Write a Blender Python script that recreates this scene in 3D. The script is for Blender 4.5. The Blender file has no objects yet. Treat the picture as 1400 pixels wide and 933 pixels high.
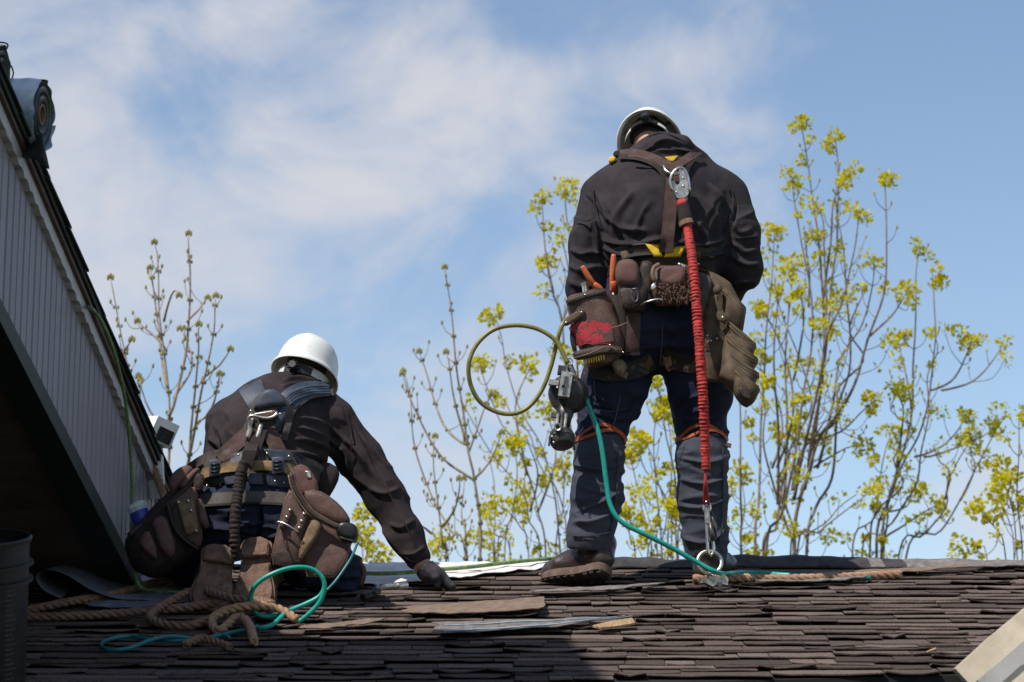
import bpy, bmesh, math, random
import numpy as np
from mathutils import Vector, Matrix, Euler, noise
from mathutils.bvhtree import BVHTree

random.seed(7); RNG = np.random.default_rng(7)
S = bpy.context.scene
COL = S.collection

# ------------------------------------------------------------------ camera
CZ = 1.7; PITCH = math.radians(13.0); FP = 3570.0
SN, CS = math.sin(PITCH), math.cos(PITCH)
cam = bpy.data.cameras.new('camera'); camo = bpy.data.objects.new('camera', cam); COL.objects.link(camo)
camo.location = (0, 0, CZ); camo.rotation_euler = (math.radians(90) + PITCH, 0, 0)
cam.sensor_width = 36.0; cam.lens = FP * 36.0 / 1400.0
cam.clip_start = 0.1; cam.clip_end = 2000.0
cam.dof.use_dof = True; cam.dof.focus_distance = 10.1; cam.dof.aperture_fstop = 5.0
S.camera = camo

# ------------------------------------------------------------------ light
SUN_TO = Vector((-0.42, -0.40, 0.81)).normalized()
S.view_settings.view_transform = 'Standard'; S.view_settings.look = 'None'
S.view_settings.exposure = 0.2; S.view_settings.gamma = 1.0
sl = bpy.data.lights.new('sun', 'SUN'); sl.energy = 4.6; sl.angle = math.radians(0.5); sl.color = (1.0, 0.95, 0.87)
so = bpy.data.objects.new('sun', sl); COL.objects.link(so)
so.rotation_euler = SUN_TO.to_track_quat('Z', 'Y').to_euler()

W = bpy.data.worlds.new('World'); S.world = W; W.use_nodes = True
def build_world():
    nt = W.node_tree; N = nt.nodes; L = nt.links; N.clear()
    out = N.new('ShaderNodeOutputWorld'); bg = N.new('ShaderNodeBackground'); bg.inputs['Strength'].default_value = 0.15
    sky = N.new('ShaderNodeTexSky'); sky.sky_type = 'NISHITA'; sky.sun_disc = False
    sky.sun_elevation = math.asin(SUN_TO.z)
    sky.sun_rotation = math.atan2(SUN_TO.x, SUN_TO.y)
    sky.air_density = 1.0; sky.dust_density = 0.2; sky.ozone_density = 2.0; sky.altitude = 200
    tc = N.new('ShaderNodeTexCoord')
    def math_(op, a, b=None, clamp=False):
        n = N.new('ShaderNodeMath'); n.operation = op; n.use_clamp = clamp
        for i, v in enumerate((a, b)):
            if v is None: continue
            if isinstance(v, (int, float)): n.inputs[i].default_value = v
            else: L.new(v, n.inputs[i])
        return n.outputs[0]
    def blob(px, py, rx, rz, amp):
        d = (Pdir(px, py)).normalized()
        s = N.new('ShaderNodeVectorMath'); s.operation = 'SUBTRACT'; L.new(tc.outputs['Generated'], s.inputs[0]); s.inputs[1].default_value = d
        m = N.new('ShaderNodeVectorMath'); m.operation = 'MULTIPLY'; L.new(s.outputs[0], m.inputs[0])
        m.inputs[1].default_value = (FP / rx, 3.0, FP / rz)
        l = N.new('ShaderNodeVectorMath'); l.operation = 'LENGTH'; L.new(m.outputs[0], l.inputs[0])
        sq = math_('POWER', l.outputs['Value'], 2.0)
        e = math_('POWER', 2.718, math_('MULTIPLY', sq, -1.0))
        return math_('MULTIPLY', e, amp)
    mp = N.new('ShaderNodeMapping'); L.new(tc.outputs['Generated'], mp.inputs['Vector'])
    mp.inputs['Scale'].default_value = (11, 11, 16); mp.inputs['Rotation'].default_value = (0, math.radians(24), 0)
    mp.inputs['Location'].default_value = (4.7, 2.9, 0.6)
    nz = N.new('ShaderNodeTexNoise'); nz.inputs['Scale'].default_value = 1.0; nz.inputs['Detail'].default_value = 9
    nz.inputs['Roughness'].default_value = 0.58; nz.inputs['Distortion'].default_value = 0.35
    L.new(mp.outputs[0], nz.inputs['Vector'])
    acc = math_('MULTIPLY', math_('SUBTRACT', nz.outputs['Fac'], 0.5), 3.3)
    for b in CLOUDS: acc = math_('ADD', acc, blob(*b))
    ss = N.new('ShaderNodeMapRange'); ss.interpolation_type = 'SMOOTHSTEP'
    ss.inputs['From Min'].default_value = -0.2; ss.inputs['From Max'].default_value = 1.08
    ss.inputs['To Min'].default_value = 0.0; ss.inputs['To Max'].default_value = 0.92
    L.new(acc, ss.inputs['Value'])
    tint = N.new('ShaderNodeMix'); tint.data_type = 'RGBA'; tint.blend_type = 'MULTIPLY'; tint.inputs['Factor'].default_value = 1.0
    L.new(sky.outputs[0], tint.inputs['A']); tint.inputs['B'].default_value = SKY_TINT
    mix = N.new('ShaderNodeMix'); mix.data_type = 'RGBA'; L.new(ss.outputs[0], mix.inputs['Factor'])
    L.new(tint.outputs['Result'], mix.inputs['A']); mix.inputs['B'].default_value = CLOUD_COL
    L.new(mix.outputs['Result'], bg.inputs['Color']); L.new(bg.outputs[0], out.inputs[0])

def Pdir(px, py):
    u = (px - 700.0) / FP; v = (466.5 - py) / FP
    return Vector((u, CS - v * SN, SN + v * CS))
def P(px, py, Y):
    d = Pdir(px, py); t = Y / d.y
    return Vector((d.x * t, Y, CZ + d.z * t))
SKY_TINT = (0.97, 0.91, 0.85, 1); CLOUD_COL = (4.0, 4.0, 4.25, 1)
CLOUDS = [(600, 170, 170, 75, .75), (560, 90, 90, 60, .35), (470, 270, 150, 40, .45), (800, 110, 170, 45, .40), (1000, 60, 200, 40, .25),
          (150, 110, 210, 150, .55), (60, 330, 150, 170, .45), (330, 370, 130, 90, .60), (330, 30, 160, 40, .45),
          (640, 360, 160, 60, .30), (1370, 640, 90, 90, .45), (430, 620, 200, 120, .15), (1000, 180, 90, 50, .25),
          (1250, 300, 160, 260, -.55), (420, 150, 120, 60, .10), (900, 60, 200, 60, .25), (620, 250, 130, 60, .25)]
build_world()

# ------------------------------------------------------------------ geometry of the view
YR = 10.6
ZR = P(700, 773, YR).z
RT = math.tan(math.radians(18.0))
RN = Vector((0, -math.sin(math.radians(18)), math.cos(math.radians(18))))
def roofz(y): return ZR - (YR - y) * RT
def R(px, py, lift=0.0):
    d = Pdir(px, py); t = (ZR - CZ - YR * RT) / (d.z - d.y * RT)
    return Vector((d.x * t, d.y * t, CZ + d.z * t)) + RN * lift
def proj(V):
    V = np.asarray(V, float).reshape(-1, 3); x = V[:, 0]; y = V[:, 1]; z = V[:, 2] - CZ
    dep = y * CS + z * SN
    return 700 + FP * x / dep, 466.5 - FP * (-y * SN + z * CS) / dep, dep

# ------------------------------------------------------------------ object helpers
ORI = {}
def link(name, me, parent=None, c=None):
    o = bpy.data.objects.new(name, me); COL.objects.link(o)
    c = Vector(c) if c is not None else Vector((0, 0, 0))
    ORI[o.name] = c
    if parent is not None:
        o.parent = parent; o.location = c - ORI[parent.name]
    else: o.location = c
    return o
def tag(o, label=None, cat=None, group=None, kind=None):
    if label: o['label'] = label
    if cat: o['category'] = cat
    if group: o['group'] = group
    if kind: o['kind'] = kind
    return o
def empty(name, loc, label, cat, group=None):
    o = link(name, None, None, loc); o.empty_display_size = 0.1
    return tag(o, label, cat, group)
def mesh(name, V, F, mat, parent=None, smooth=False, auto=None):
    V = np.asarray([tuple(v) for v in V] if not isinstance(V, np.ndarray) else V, dtype=np.float64)
    c = V.mean(axis=0) if len(V) else np.zeros(3)
    me = bpy.data.meshes.new(name)
    if isinstance(F, np.ndarray):
        n, k = F.shape
        me.vertices.add(len(V)); me.vertices.foreach_set('co', (V - c).astype(np.float32).ravel())
        me.loops.add(n * k); me.loops.foreach_set('vertex_index', F.astype(np.int32).ravel())
        me.polygons.add(n); me.polygons.foreach_set('loop_start', np.arange(0, n * k, k, dtype=np.int32))
        me.update(calc_edges=True)
    else:
        me.from_pydata((V - c).tolist(), [], F); me.update()
    if smooth: me.polygons.foreach_set('use_smooth', [True] * len(me.polygons))
    if auto is not None: me.set_sharp_from_angle(angle=math.radians(auto))
    if mat: me.materials.append(mat)
    return link(name, me, parent, c)

class G:
    """collects geometry for ONE mesh object"""
    def __init__(s): s.V = []; s.F = []
    def add(s, V, F):
        b = len(s.V); s.V += [tuple(v) for v in V]; s.F += [tuple(i + b for i in f) for f in F]; return s
    def box(s, c, sz, M=None):
        c = Vector(c); V = []
        for dx in (-.5, .5):
            for dy in (-.5, .5):
                for dz in (-.5, .5):
                    v = Vector((dx * sz[0], dy * sz[1], dz * sz[2]))
                    V.append(c + (M @ v if M is not None else v))
        return s.add(V, [(0, 1, 3, 2), (4, 6, 7, 5), (0, 4, 5, 1), (2, 3, 7, 6), (0, 2, 6, 4), (1, 5, 7, 3)])
    def tube(s, pts, r, n=8, cap=True, closed=False, flat=None):
        pts = [Vector(p) for p in pts]; m = len(pts)
        rs = r if isinstance(r, (list, tuple, np.ndarray)) else [r] * m
        up = None; V = []; F = []
        for i in range(m):
            if closed: t = pts[(i + 1) % m] - pts[i - 1]
            else: t = pts[min(i + 1, m - 1)] - pts[max(i - 1, 0)]
            if t.length < 1e-9: t = Vector((0, 0, 1))
            t.normalize()
            if up is None:
                up = Vector((0, 0, 1)) if abs(t.z) < .9 else Vector((0, 1, 0))
            up = (up - t * up.dot(t))
            if up.length < 1e-6: up = t.orthogonal()
            up.normalize(); sd = t.cross(up)
            for k in range(n):
                a = 2 * math.pi * k / n
                V.append(pts[i] + (up * math.cos(a) + sd * math.sin(a)) * rs[i])
        for i in range(m if closed else m - 1):
            j = (i + 1) % m
            for k in range(n):
                F.append((i * n + k, i * n + (k + 1) % n, j * n + (k + 1) % n, j * n + k))
        if cap and not closed:
            F.append(tuple(range(n - 1, -1, -1))); F.append(tuple((m - 1) * n + k for k in range(n)))
        return s.add(V, F)
    def cyl(s, a, b, r, r2=None, n=16):
        return s.tube([a, b], [r, r if r2 is None else r2], n)
    def lathe(s, prof, M, n=32, sy=1.0, close=False):
        V = []; F = []; m = len(prof)
        for (r, z) in prof:
            for k in range(n):
                a = 2 * math.pi * k / n
                V.append(M @ Vector((r * math.cos(a), r * math.sin(a) * sy, z)))
        for i in range(m - 1 if not close else m):
            for k in range(n):
                j = (i + 1) % m; F.append((i * n + k, i * n + (k + 1) % n, j * n + (k + 1) % n, j * n + k))
        return s.add(V, F)
    def ball(s, c, r, n=10, m=7):
        c = Vector(c); r = (r, r, r) if isinstance(r, (int, float)) else r
        V = [c + Vector((0, 0, r[2]))]; F = []
        for i in range(1, m):
            th = math.pi * i / m
            for k in range(n):
                a = 2 * math.pi * k / n
                V.append(c + Vector((r[0] * math.sin(th) * math.cos(a), r[1] * math.sin(th) * math.sin(a), r[2] * math.cos(th))))
        V.append(c - Vector((0, 0, r[2])))
        for k in range(n): F.append((0, 1 + k, 1 + (k + 1) % n))
        for i in range(m - 2):
            for k in range(n):
                F.append((1 + i * n + k, 1 + (i + 1) * n + k, 1 + (i + 1) * n + (k + 1) % n, 1 + i * n + (k + 1) % n))
        b = 1 + (m - 2) * n; e = len(V) - 1
        for k in range(n): F.append((b + k, e, b + (k + 1) % n))
        return s.add(V, F)
    def slab(s, top, th):
        """grid of points (rows of equal length) thickened by vector th"""
        m = len(top); n = len(top[0]); V = [p for r in top for p in r]; th = Vector(th)
        V += [Vector(p) + th for r in top for p in r]; o = m * n; F = []
        for i in range(m - 1):
            for j in range(n - 1):
                a = i * n + j
                F.append((a, a + 1, a + n + 1, a + n)); F.append((o + a, o + a + n, o + a + n + 1, o + a + 1))
        for i in range(m - 1):
            a = i * n; F.append((a, a + n, o + a + n, o + a)); a += n - 1; F.append((a, o + a, o + a + n, a + n))
        for j in range(n - 1):
            F.append((j, o + j, o + j + 1, j + 1)); a = (m - 1) * n + j; F.append((a, a + 1, o + a + 1, o + a))
        return s.add(V, F)
    def prism(s, poly, th):
        n = len(poly); th = Vector(th); V = [Vector(p) for p in poly] + [Vector(p) + th for p in poly]
        F = [tuple(range(n)), tuple(range(2 * n - 1, n - 1, -1))] + [(i, n + i, n + (i + 1) % n, (i + 1) % n) for i in range(n)]
        return s.add(V, F)
    def out(s, name, mat, parent=None, smooth=False, auto=None):
        return mesh(name, np.array(s.V), s.F, mat, parent, smooth, auto)

def spl(pts, n=8, closed=False):
    """Catmull-Rom through the points (any dimension)"""
    A = [np.array(p, float) for p in pts]; out = []; m = len(A)
    for i in range(m if closed else m - 1):
        if closed: p0, p1, p2, p3 = A[i - 1], A[i], A[(i + 1) % m], A[(i + 2) % m]
        else: p0, p1, p2, p3 = A[max(i - 1, 0)], A[i], A[i + 1], A[min(i + 2, m - 1)]
        for k in range(n):
            t = k / n
            out.append(.5 * (2 * p1 + (p2 - p0) * t + (2 * p0 - 5 * p1 + 4 * p2 - p3) * t * t + (3 * p1 - p0 - 3 * p2 + p3) * t ** 3))
    if not closed: out.append(A[-1])
    return out
def resample(pts, step):
    A = np.array([tuple(p) for p in pts], float); d = np.r_[0, np.cumsum(np.linalg.norm(np.diff(A, axis=0), axis=1))]
    n = max(2, int(d[-1] / step) + 1); t = np.linspace(0, d[-1], n)
    return np.stack([np.interp(t, d, A[:, k]) for k in range(A.shape[1])], 1)

# ------------------------------------------------------------------ materials
def mat(name, col, rough=.75, var=.3, scale=14., bump=.15, bscale=260., metallic=0., col2=None, fac=(.4, .65), spec=.4, isl=0., coat=0., detail=5, sheen=0., stretch=None, trans=0., sub=0.):
    m = bpy.data.materials.new(name); m.use_nodes = True; nt = m.node_tree; N = nt.nodes; L = nt.links
    b = N['Principled BSDF']; b.inputs['Roughness'].default_value = rough; b.inputs['Metallic'].default_value = metallic
    b.inputs['Specular IOR Level'].default_value = spec; b.inputs['Coat Weight'].default_value = coat
    if sheen: b.inputs['Sheen Weight'].default_value = sheen; b.inputs['Sheen Roughness'].default_value = .5
    if trans: b.inputs['Transmission Weight'].default_value = trans
    tc = N.new('ShaderNodeTexCoord'); vec = tc.outputs['Object']
    if stretch:
        mp = N.new('ShaderNodeMapping'); mp.inputs['Scale'].default_value = stretch; L.new(vec, mp.inputs[0]); vec = mp.outputs[0]
    nz = N.new('ShaderNodeTexNoise'); nz.inputs['Scale'].default_value = scale; nz.inputs['Detail'].default_value = detail; nz.inputs['Roughness'].default_value = .62
    L.new(vec, nz.inputs['Vector'])
    mr = N.new('ShaderNodeMapRange'); mr.inputs['From Min'].default_value = fac[0]; mr.inputs['From Max'].default_value = fac[1]
    L.new(nz.outputs['Fac'], mr.inputs['Value'])
    mx = N.new('ShaderNodeMix'); mx.data_type = 'RGBA'; L.new(mr.outputs[0], mx.inputs['Factor'])
    c1 = [max(0, c * (1 - var)) for c in col[:3]]; c2 = [min(1, c * (1 + var)) for c in col[:3]] if col2 is None else list(col2[:3])
    if col2 is not None: c1 = list(col[:3])
    mx.inputs['A'].default_value = (*c1, 1); mx.inputs['B'].default_value = (*c2, 1)
    res = mx.outputs['Result']
    if isl:
        oi = N.new('ShaderNodeObjectInfo'); ge = N.new('ShaderNodeNewGeometry')
        ad = N.new('ShaderNodeMath'); ad.operation = 'ADD'; L.new(oi.outputs['Random'], ad.inputs[0]); L.new(ge.outputs['Random Per Island'], ad.inputs[1])
        fr = N.new('ShaderNodeMath'); fr.operation = 'FRACT'; L.new(ad.outputs[0], fr.inputs[0])
        m2 = N.new('ShaderNodeMapRange'); m2.inputs['To Min'].default_value = 1 - isl; m2.inputs['To Max'].default_value = 1 + isl; L.new(fr.outputs[0], m2.inputs['Value'])
        vm = N.new('ShaderNodeVectorMath'); vm.operation = 'SCALE'; L.new(res, vm.inputs[0]); L.new(m2.outputs[0], vm.inputs['Scale']); res = vm.outputs[0]
    L.new(res, b.inputs['Base Color'])
    rv = N.new('ShaderNodeMapRange'); rv.inputs['To Min'].default_value = max(.02, rough - .1); rv.inputs['To Max'].default_value = min(1, rough + .1)
    L.new(nz.outputs['Fac'], rv.inputs['Value']); L.new(rv.outputs[0], b.inputs['Roughness'])
    if bump:
        n2 = N.new('ShaderNodeTexNoise'); n2.inputs['Scale'].default_value = bscale; n2.inputs['Detail'].default_value = 3
        L.new(tc.outputs['Object'], n2.inputs['Vector'])
        bp = N.new('ShaderNodeBump'); bp.inputs['Strength'].default_value = bump; bp.inputs['Distance'].default_value = .004
        L.new(n2.outputs['Fac'], bp.inputs['Height']); L.new(bp.outputs[0], b.inputs['Normal'])
    return m

M = {}
M['hoodie'] = mat('charcoal_sweatshirt', (.034, .029, .033), .92, .22, 9, .35, 330, spec=.12)
M['hoodie2'] = mat('faded_brown_sweatshirt', (.037, .029, .031), .92, .22, 9, .35, 330, spec=.12)
M['navy'] = mat('navy_work_trousers', (.016, .021, .042), .85, .3, 8, .3, 300, spec=.2)
M['navydustlit'] = mat('dusty_lit_navy_trousers', (.036, .041, .060), .85, .3, 6, .3, 300, col2=(.068, .072, .092), fac=(.25, .85), spec=.2)  # calf tone: part dust, part light put into the colour
M['skin'] = mat('skin', (.42, .21, .15), .55, .15, 30, .1, 400)
M['hair'] = mat('dark_hair', (.03, .022, .018), .6, .4, 60, .4, 300)
M['boot'] = mat('brown_boot_leather', (.040, .024, .019), .36, .4, 20, .2, 180, spec=.5)
M['boottan'] = mat('dusty_boot_leather', (.11, .07, .045), .7, .4, 20, .3, 180)
M['sole'] = mat('brown_rubber_sole', (.085, .052, .040), .85, .4, 26, .5, 160, col2=(.15, .10, .078))
M['sole2'] = mat('dusty_boot_sole', (.10, .056, .040), .9, .4, 22, .7, 120, col2=(.24, .145, .105), fac=(.38, .68))
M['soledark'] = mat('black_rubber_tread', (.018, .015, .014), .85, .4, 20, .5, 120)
M['shell'] = mat('white_hard_hat_plastic', (.80, .80, .78), .3, .05, 16, .04, 60, spec=.5, col2=(.60, .57, .52), fac=(.56, .76))
M['plasticw'] = mat('grey_white_plastic', (.55, .55, .54), .4, .15, 30, .05)
M['black'] = mat('black_plastic', (.014, .014, .015), .4, .3, 30, .08)
M['blackfab'] = mat('black_nylon', (.012, .011, .012), .8, .4, 40, .3, 400)
M['web'] = mat('brown_webbing', (.075, .040, .034), .8, .3, 30, .5, 500)
M['webdk'] = mat('dark_brown_webbing', (.028, .018, .016), .85, .35, 30, .6, 500)
M['tanweb'] = mat('tan_webbing', (.24, .155, .075), .85, .25, 40, .6, 500)
M['padblue'] = mat('blue_grey_padding', (.042, .055, .082), .55, .3, 25, .25, 260)
M['padgrey'] = mat('grey_brown_pad', (.07, .058, .052), .75, .3, 25, .4, 260)
M['bagdark'] = mat('dark_suede', (.026, .017, .017), .85, .4, 30, .3, 300)
M['leather'] = mat('worn_brown_leather', (.085, .045, .036), .62, .4, 18, .35, 150, col2=(.17, .095, .075), fac=(.45, .75))
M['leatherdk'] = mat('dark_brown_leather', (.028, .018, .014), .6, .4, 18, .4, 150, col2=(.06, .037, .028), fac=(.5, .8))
M['pink'] = mat('reddish_suede', (.125, .062, .056), .85, .3, 22, .4, 220, col2=(.19, .11, .095), fac=(.5, .8))
M['olive'] = mat('olive_canvas', (.070, .048, .030), .82, .35, 20, .5, 260, col2=(.155, .110, .065), fac=(.42, .72))
M['olivedk'] = mat('dark_olive_canvas', (.05, .034, .022), .82, .35, 20, .5, 260)
M['camo'] = mat('dark_camouflage_pad', (.020, .016, .014), .85, .3, 14, .4, 260, col2=(.085, .055, .03), fac=(.56, .62), detail=2)
M['thread'] = mat('waxed_thread', (.13, .085, .06), .8, .3, 60, .2)
M['tan'] = mat('tan_leather', (.20, .13, .075), .75, .35, 25, .4, 200)
M['red'] = mat('red_webbing', (.42, .035, .028), .75, .3, 30, .5, 300)
M['redtape'] = mat('worn_red_paint', (.42, .03, .045), .5, .3, 45, .6, 120, col2=(.10, .045, .036), fac=(.52, .60))
M['orange'] = mat('orange_grip', (.58, .13, .045), .45, .15, 40, .1)
M['orangestrap'] = mat('orange_strap', (.38, .075, .02), .7, .3, 30, .3)
M['yellow'] = mat('yellow_fabric', (.78, .48, .02), .7, .15, 30, .3, 300)
M['yellowtape'] = mat('yellow_tape', (.62, .40, .02), .5, .3, 60, .4, 120)
M['metal'] = mat('worn_steel', (.62, .58, .52), .32, .15, 40, .1, 100, metallic=1.)
M['metaldk'] = mat('dark_gunmetal', (.12, .115, .11), .42, .35, 30, .2, 90, metallic=.8)
M['castal'] = mat('cast_aluminium', (.42, .40, .37), .45, .25, 50, .3, 120, metallic=.85)
M['gunbody'] = mat('dark_tool_casing', (.05, .046, .045), .42, .4, 24, .2, 90, metallic=.3)
M['rope'] = mat('manila_rope', (.30, .17, .10), .95, .35, 60, .6, 420, col2=(.42, .26, .16))
M['ropeshade'] = mat('shaded_brown_rope', (.17, .095, .062), .95, .35, 60, .6, 420, col2=(.27, .16, .105))  # darker copy of the rope: shade put into colour for the unlit lengths
M['teal'] = mat('teal_hose', (.01, .30, .24), .38, .12, 30, .08, 90, spec=.5)
M['tealshade'] = mat('shaded_teal_hose', (.008, .14, .15), .42, .15, 30, .08, 90, spec=.5)  # same teal hose with shade painted into its colour
M['olivehose'] = mat('olive_hose', (.21, .18, .045), .4, .2, 30, .08, 90, spec=.5)
M['greenrope'] = mat('pale_green_rope', (.18, .27, .10), .8, .3, 60, .5, 300)
M['shingle'] = mat('asphalt_shingle_granules', (.075, .056, .050), .95, .45, 150, .9, 700, isl=.45, spec=.15, col2=(.185, .140, .120), fac=(.36, .66))
M['shdeck'] = mat('dark_roof_deck', (.014, .012, .012), .95, .3, 10, .2)
M['loose'] = mat('tan_shingle_back', (.24, .165, .115), .95, .3, 30, .7, 700, col2=(.15, .11, .09), isl=.15)
M['loosegrey'] = mat('grey_shingle', (.19, .165, .155), .95, .3, 30, .7, 700)
M['adhesive'] = mat('pale_blue_release_strip', (.30, .40, .46), .5, .2, 30, .1)
M['under'] = mat('white_underlayment', (.72, .68, .66), .6, .12, 10, .2, 120, col2=(.60, .56, .54))
M['ugrey'] = mat('grey_underlayment', (.16, .165, .20), .5, .35, 10, .2, 120, col2=(.34, .35, .40), fac=(.55, .75))
M['roll'] = mat('grey_blue_roll_wrap', (.24, .30, .40), .22, .3, 9, .35, 40, spec=.9, col2=(.50, .57, .66))
M['felt'] = mat('dark_roofing_felt', (.042, .037, .037), .85, .35, 20, .4, 150)
M['rolldk'] = mat('dark_membrane_edge', (.03, .035, .042), .4, .3, 30, .3, 120)
M['card'] = mat('cardboard_core', (.22, .12, .07), .9, .2, 40, .3)
M['siding'] = mat('mauve_grey_siding', (.265, .24, .28), .55, .10, 5, .1, 120, isl=.05, stretch=(1, 1, .15))
M['fascia'] = mat('white_fascia', (.46, .42, .43), .5, .12, 12, .1, 120)
M['drip'] = mat('brown_drip_edge', (.09, .05, .04), .5, .3, 20, .1)
M['edge'] = mat('dark_roof_edge', (.016, .022, .02), .8, .4, 40, .4, 300)
M['trimdk'] = mat('dark_green_trim', (.018, .026, .024), .6, .3, 12, .1)
M['lap'] = mat('dark_brown_lap_siding', (.13, .085, .075), .75, .25, 8, .2, 120, stretch=(.3, .3, 3))
M['cream'] = mat('cream_painted_trim', (.70, .58, .44), .55, .12, 14, .15, 90)
M['render'] = mat('pale_grey_wall', (.46, .46, .47), .7, .08, 10, .2, 150)
M['bucket'] = mat('black_bucket_plastic', (.019, .017, .018), .5, .3, 16, .1, 90, spec=.35)
M['whitemetal'] = mat('white_painted_metal', (.80, .79, .77), .4, .08, 14, .05)
M['labelgrey'] = mat('grey_print', (.045, .042, .042), .6, .3, 60, .05)
M['bark'] = mat('young_bark', (.19, .135, .10), .9, .35, 20, .5, 120)
M['barkpale'] = mat('pale_bare_bark', (.27, .20, .13), .9, .3, 20, .4, 120)
M['leaf'] = mat('young_yellow_green_leaf', (.58, .53, .015), .6, .25, 3, 0, isl=.25, col2=(.72, .62, .015))
M['bud'] = mat('olive_buds', (.25, .22, .06), .7, .3, 30, .1)
M['grass'] = mat('lawn', (.06, .09, .025), .9, .4, 2, .5, 40)
M['bottle'] = mat('clear_plastic', (.62, .66, .70), .2, .1, 30, .02, trans=.35)
M['blue'] = mat('blue_label', (.03, .05, .33), .45, .15, 30, .05)
M['glove'] = mat('grey_knit_glove', (.05, .042, .048), .9, .3, 30, .5, 350)
M['glovedip'] = mat('black_rubber_glove', (.012, .014, .015), .55, .3, 30, .4, 200)
M['wood'] = mat('splintered_wood', (.33, .22, .12), .8, .3, 20, .4, 90, stretch=(8, 1, 1))
M['fur'] = mat('frayed_suede', (.10, .055, .042), .95, .5, 60, .9, 220, col2=(.2, .12, .09))
def leaf_translucent():
    m = M['leaf']; nt = m.node_tree; N = nt.nodes; L = nt.links; b = N['Principled BSDF']
    src = b.inputs['Base Color'].links[0].from_socket
    tr = N.new('ShaderNodeBsdfTranslucent'); L.new(src, tr.inputs['Color'])
    mx = N.new('ShaderNodeMixShader'); mx.inputs[0].default_value = .58
    L.new(b.outputs[0], mx.inputs[1]); L.new(tr.outputs[0], mx.inputs[2]); L.new(mx.outputs[0], N['Material Output'].inputs['Surface'])
leaf_translucent()
def shell_translucent():
    m = M['shell']; nt = m.node_tree; N = nt.nodes; L = nt.links; b = N['Principled BSDF']
    tr = N.new('ShaderNodeBsdfTranslucent'); tr.inputs['Color'].default_value = (.75, .66, .55, 1)
    mx = N.new('ShaderNodeMixShader'); mx.inputs[0].default_value = .12
    L.new(b.outputs[0], mx.inputs[1]); L.new(tr.outputs[0], mx.inputs[2]); L.new(mx.outputs[0], N['Material Output'].inputs['Surface'])
shell_translucent()

# ------------------------------------------------------------------ distance fields for soft bodies
NL = RNG.random((32, 32, 32)).astype(np.float32)
def vnoise(X):
    X = np.asarray(X, np.float32); I = np.floor(X).astype(int); f = X - I; f = f * f * (3 - 2 * f); I &= 31; J = (I + 1) & 31
    a = lambda x, y, z: NL[x, y, z]
    x0, y0, z0 = I[:, 0], I[:, 1], I[:, 2]; x1, y1, z1 = J[:, 0], J[:, 1], J[:, 2]; fx, fy, fz = f[:, 0], f[:, 1], f[:, 2]
    c00 = a(x0, y0, z0) * (1 - fx) + a(x1, y0, z0) * fx; c10 = a(x0, y1, z0) * (1 - fx) + a(x1, y1, z0) * fx
    c01 = a(x0, y0, z1) * (1 - fx) + a(x1, y0, z1) * fx; c11 = a(x0, y1, z1) * (1 - fx) + a(x1, y1, z1) * fx
    return (c00 * (1 - fy) + c10 * fy) * (1 - fz) + (c01 * (1 - fy) + c11 * fy) * fz
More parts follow.
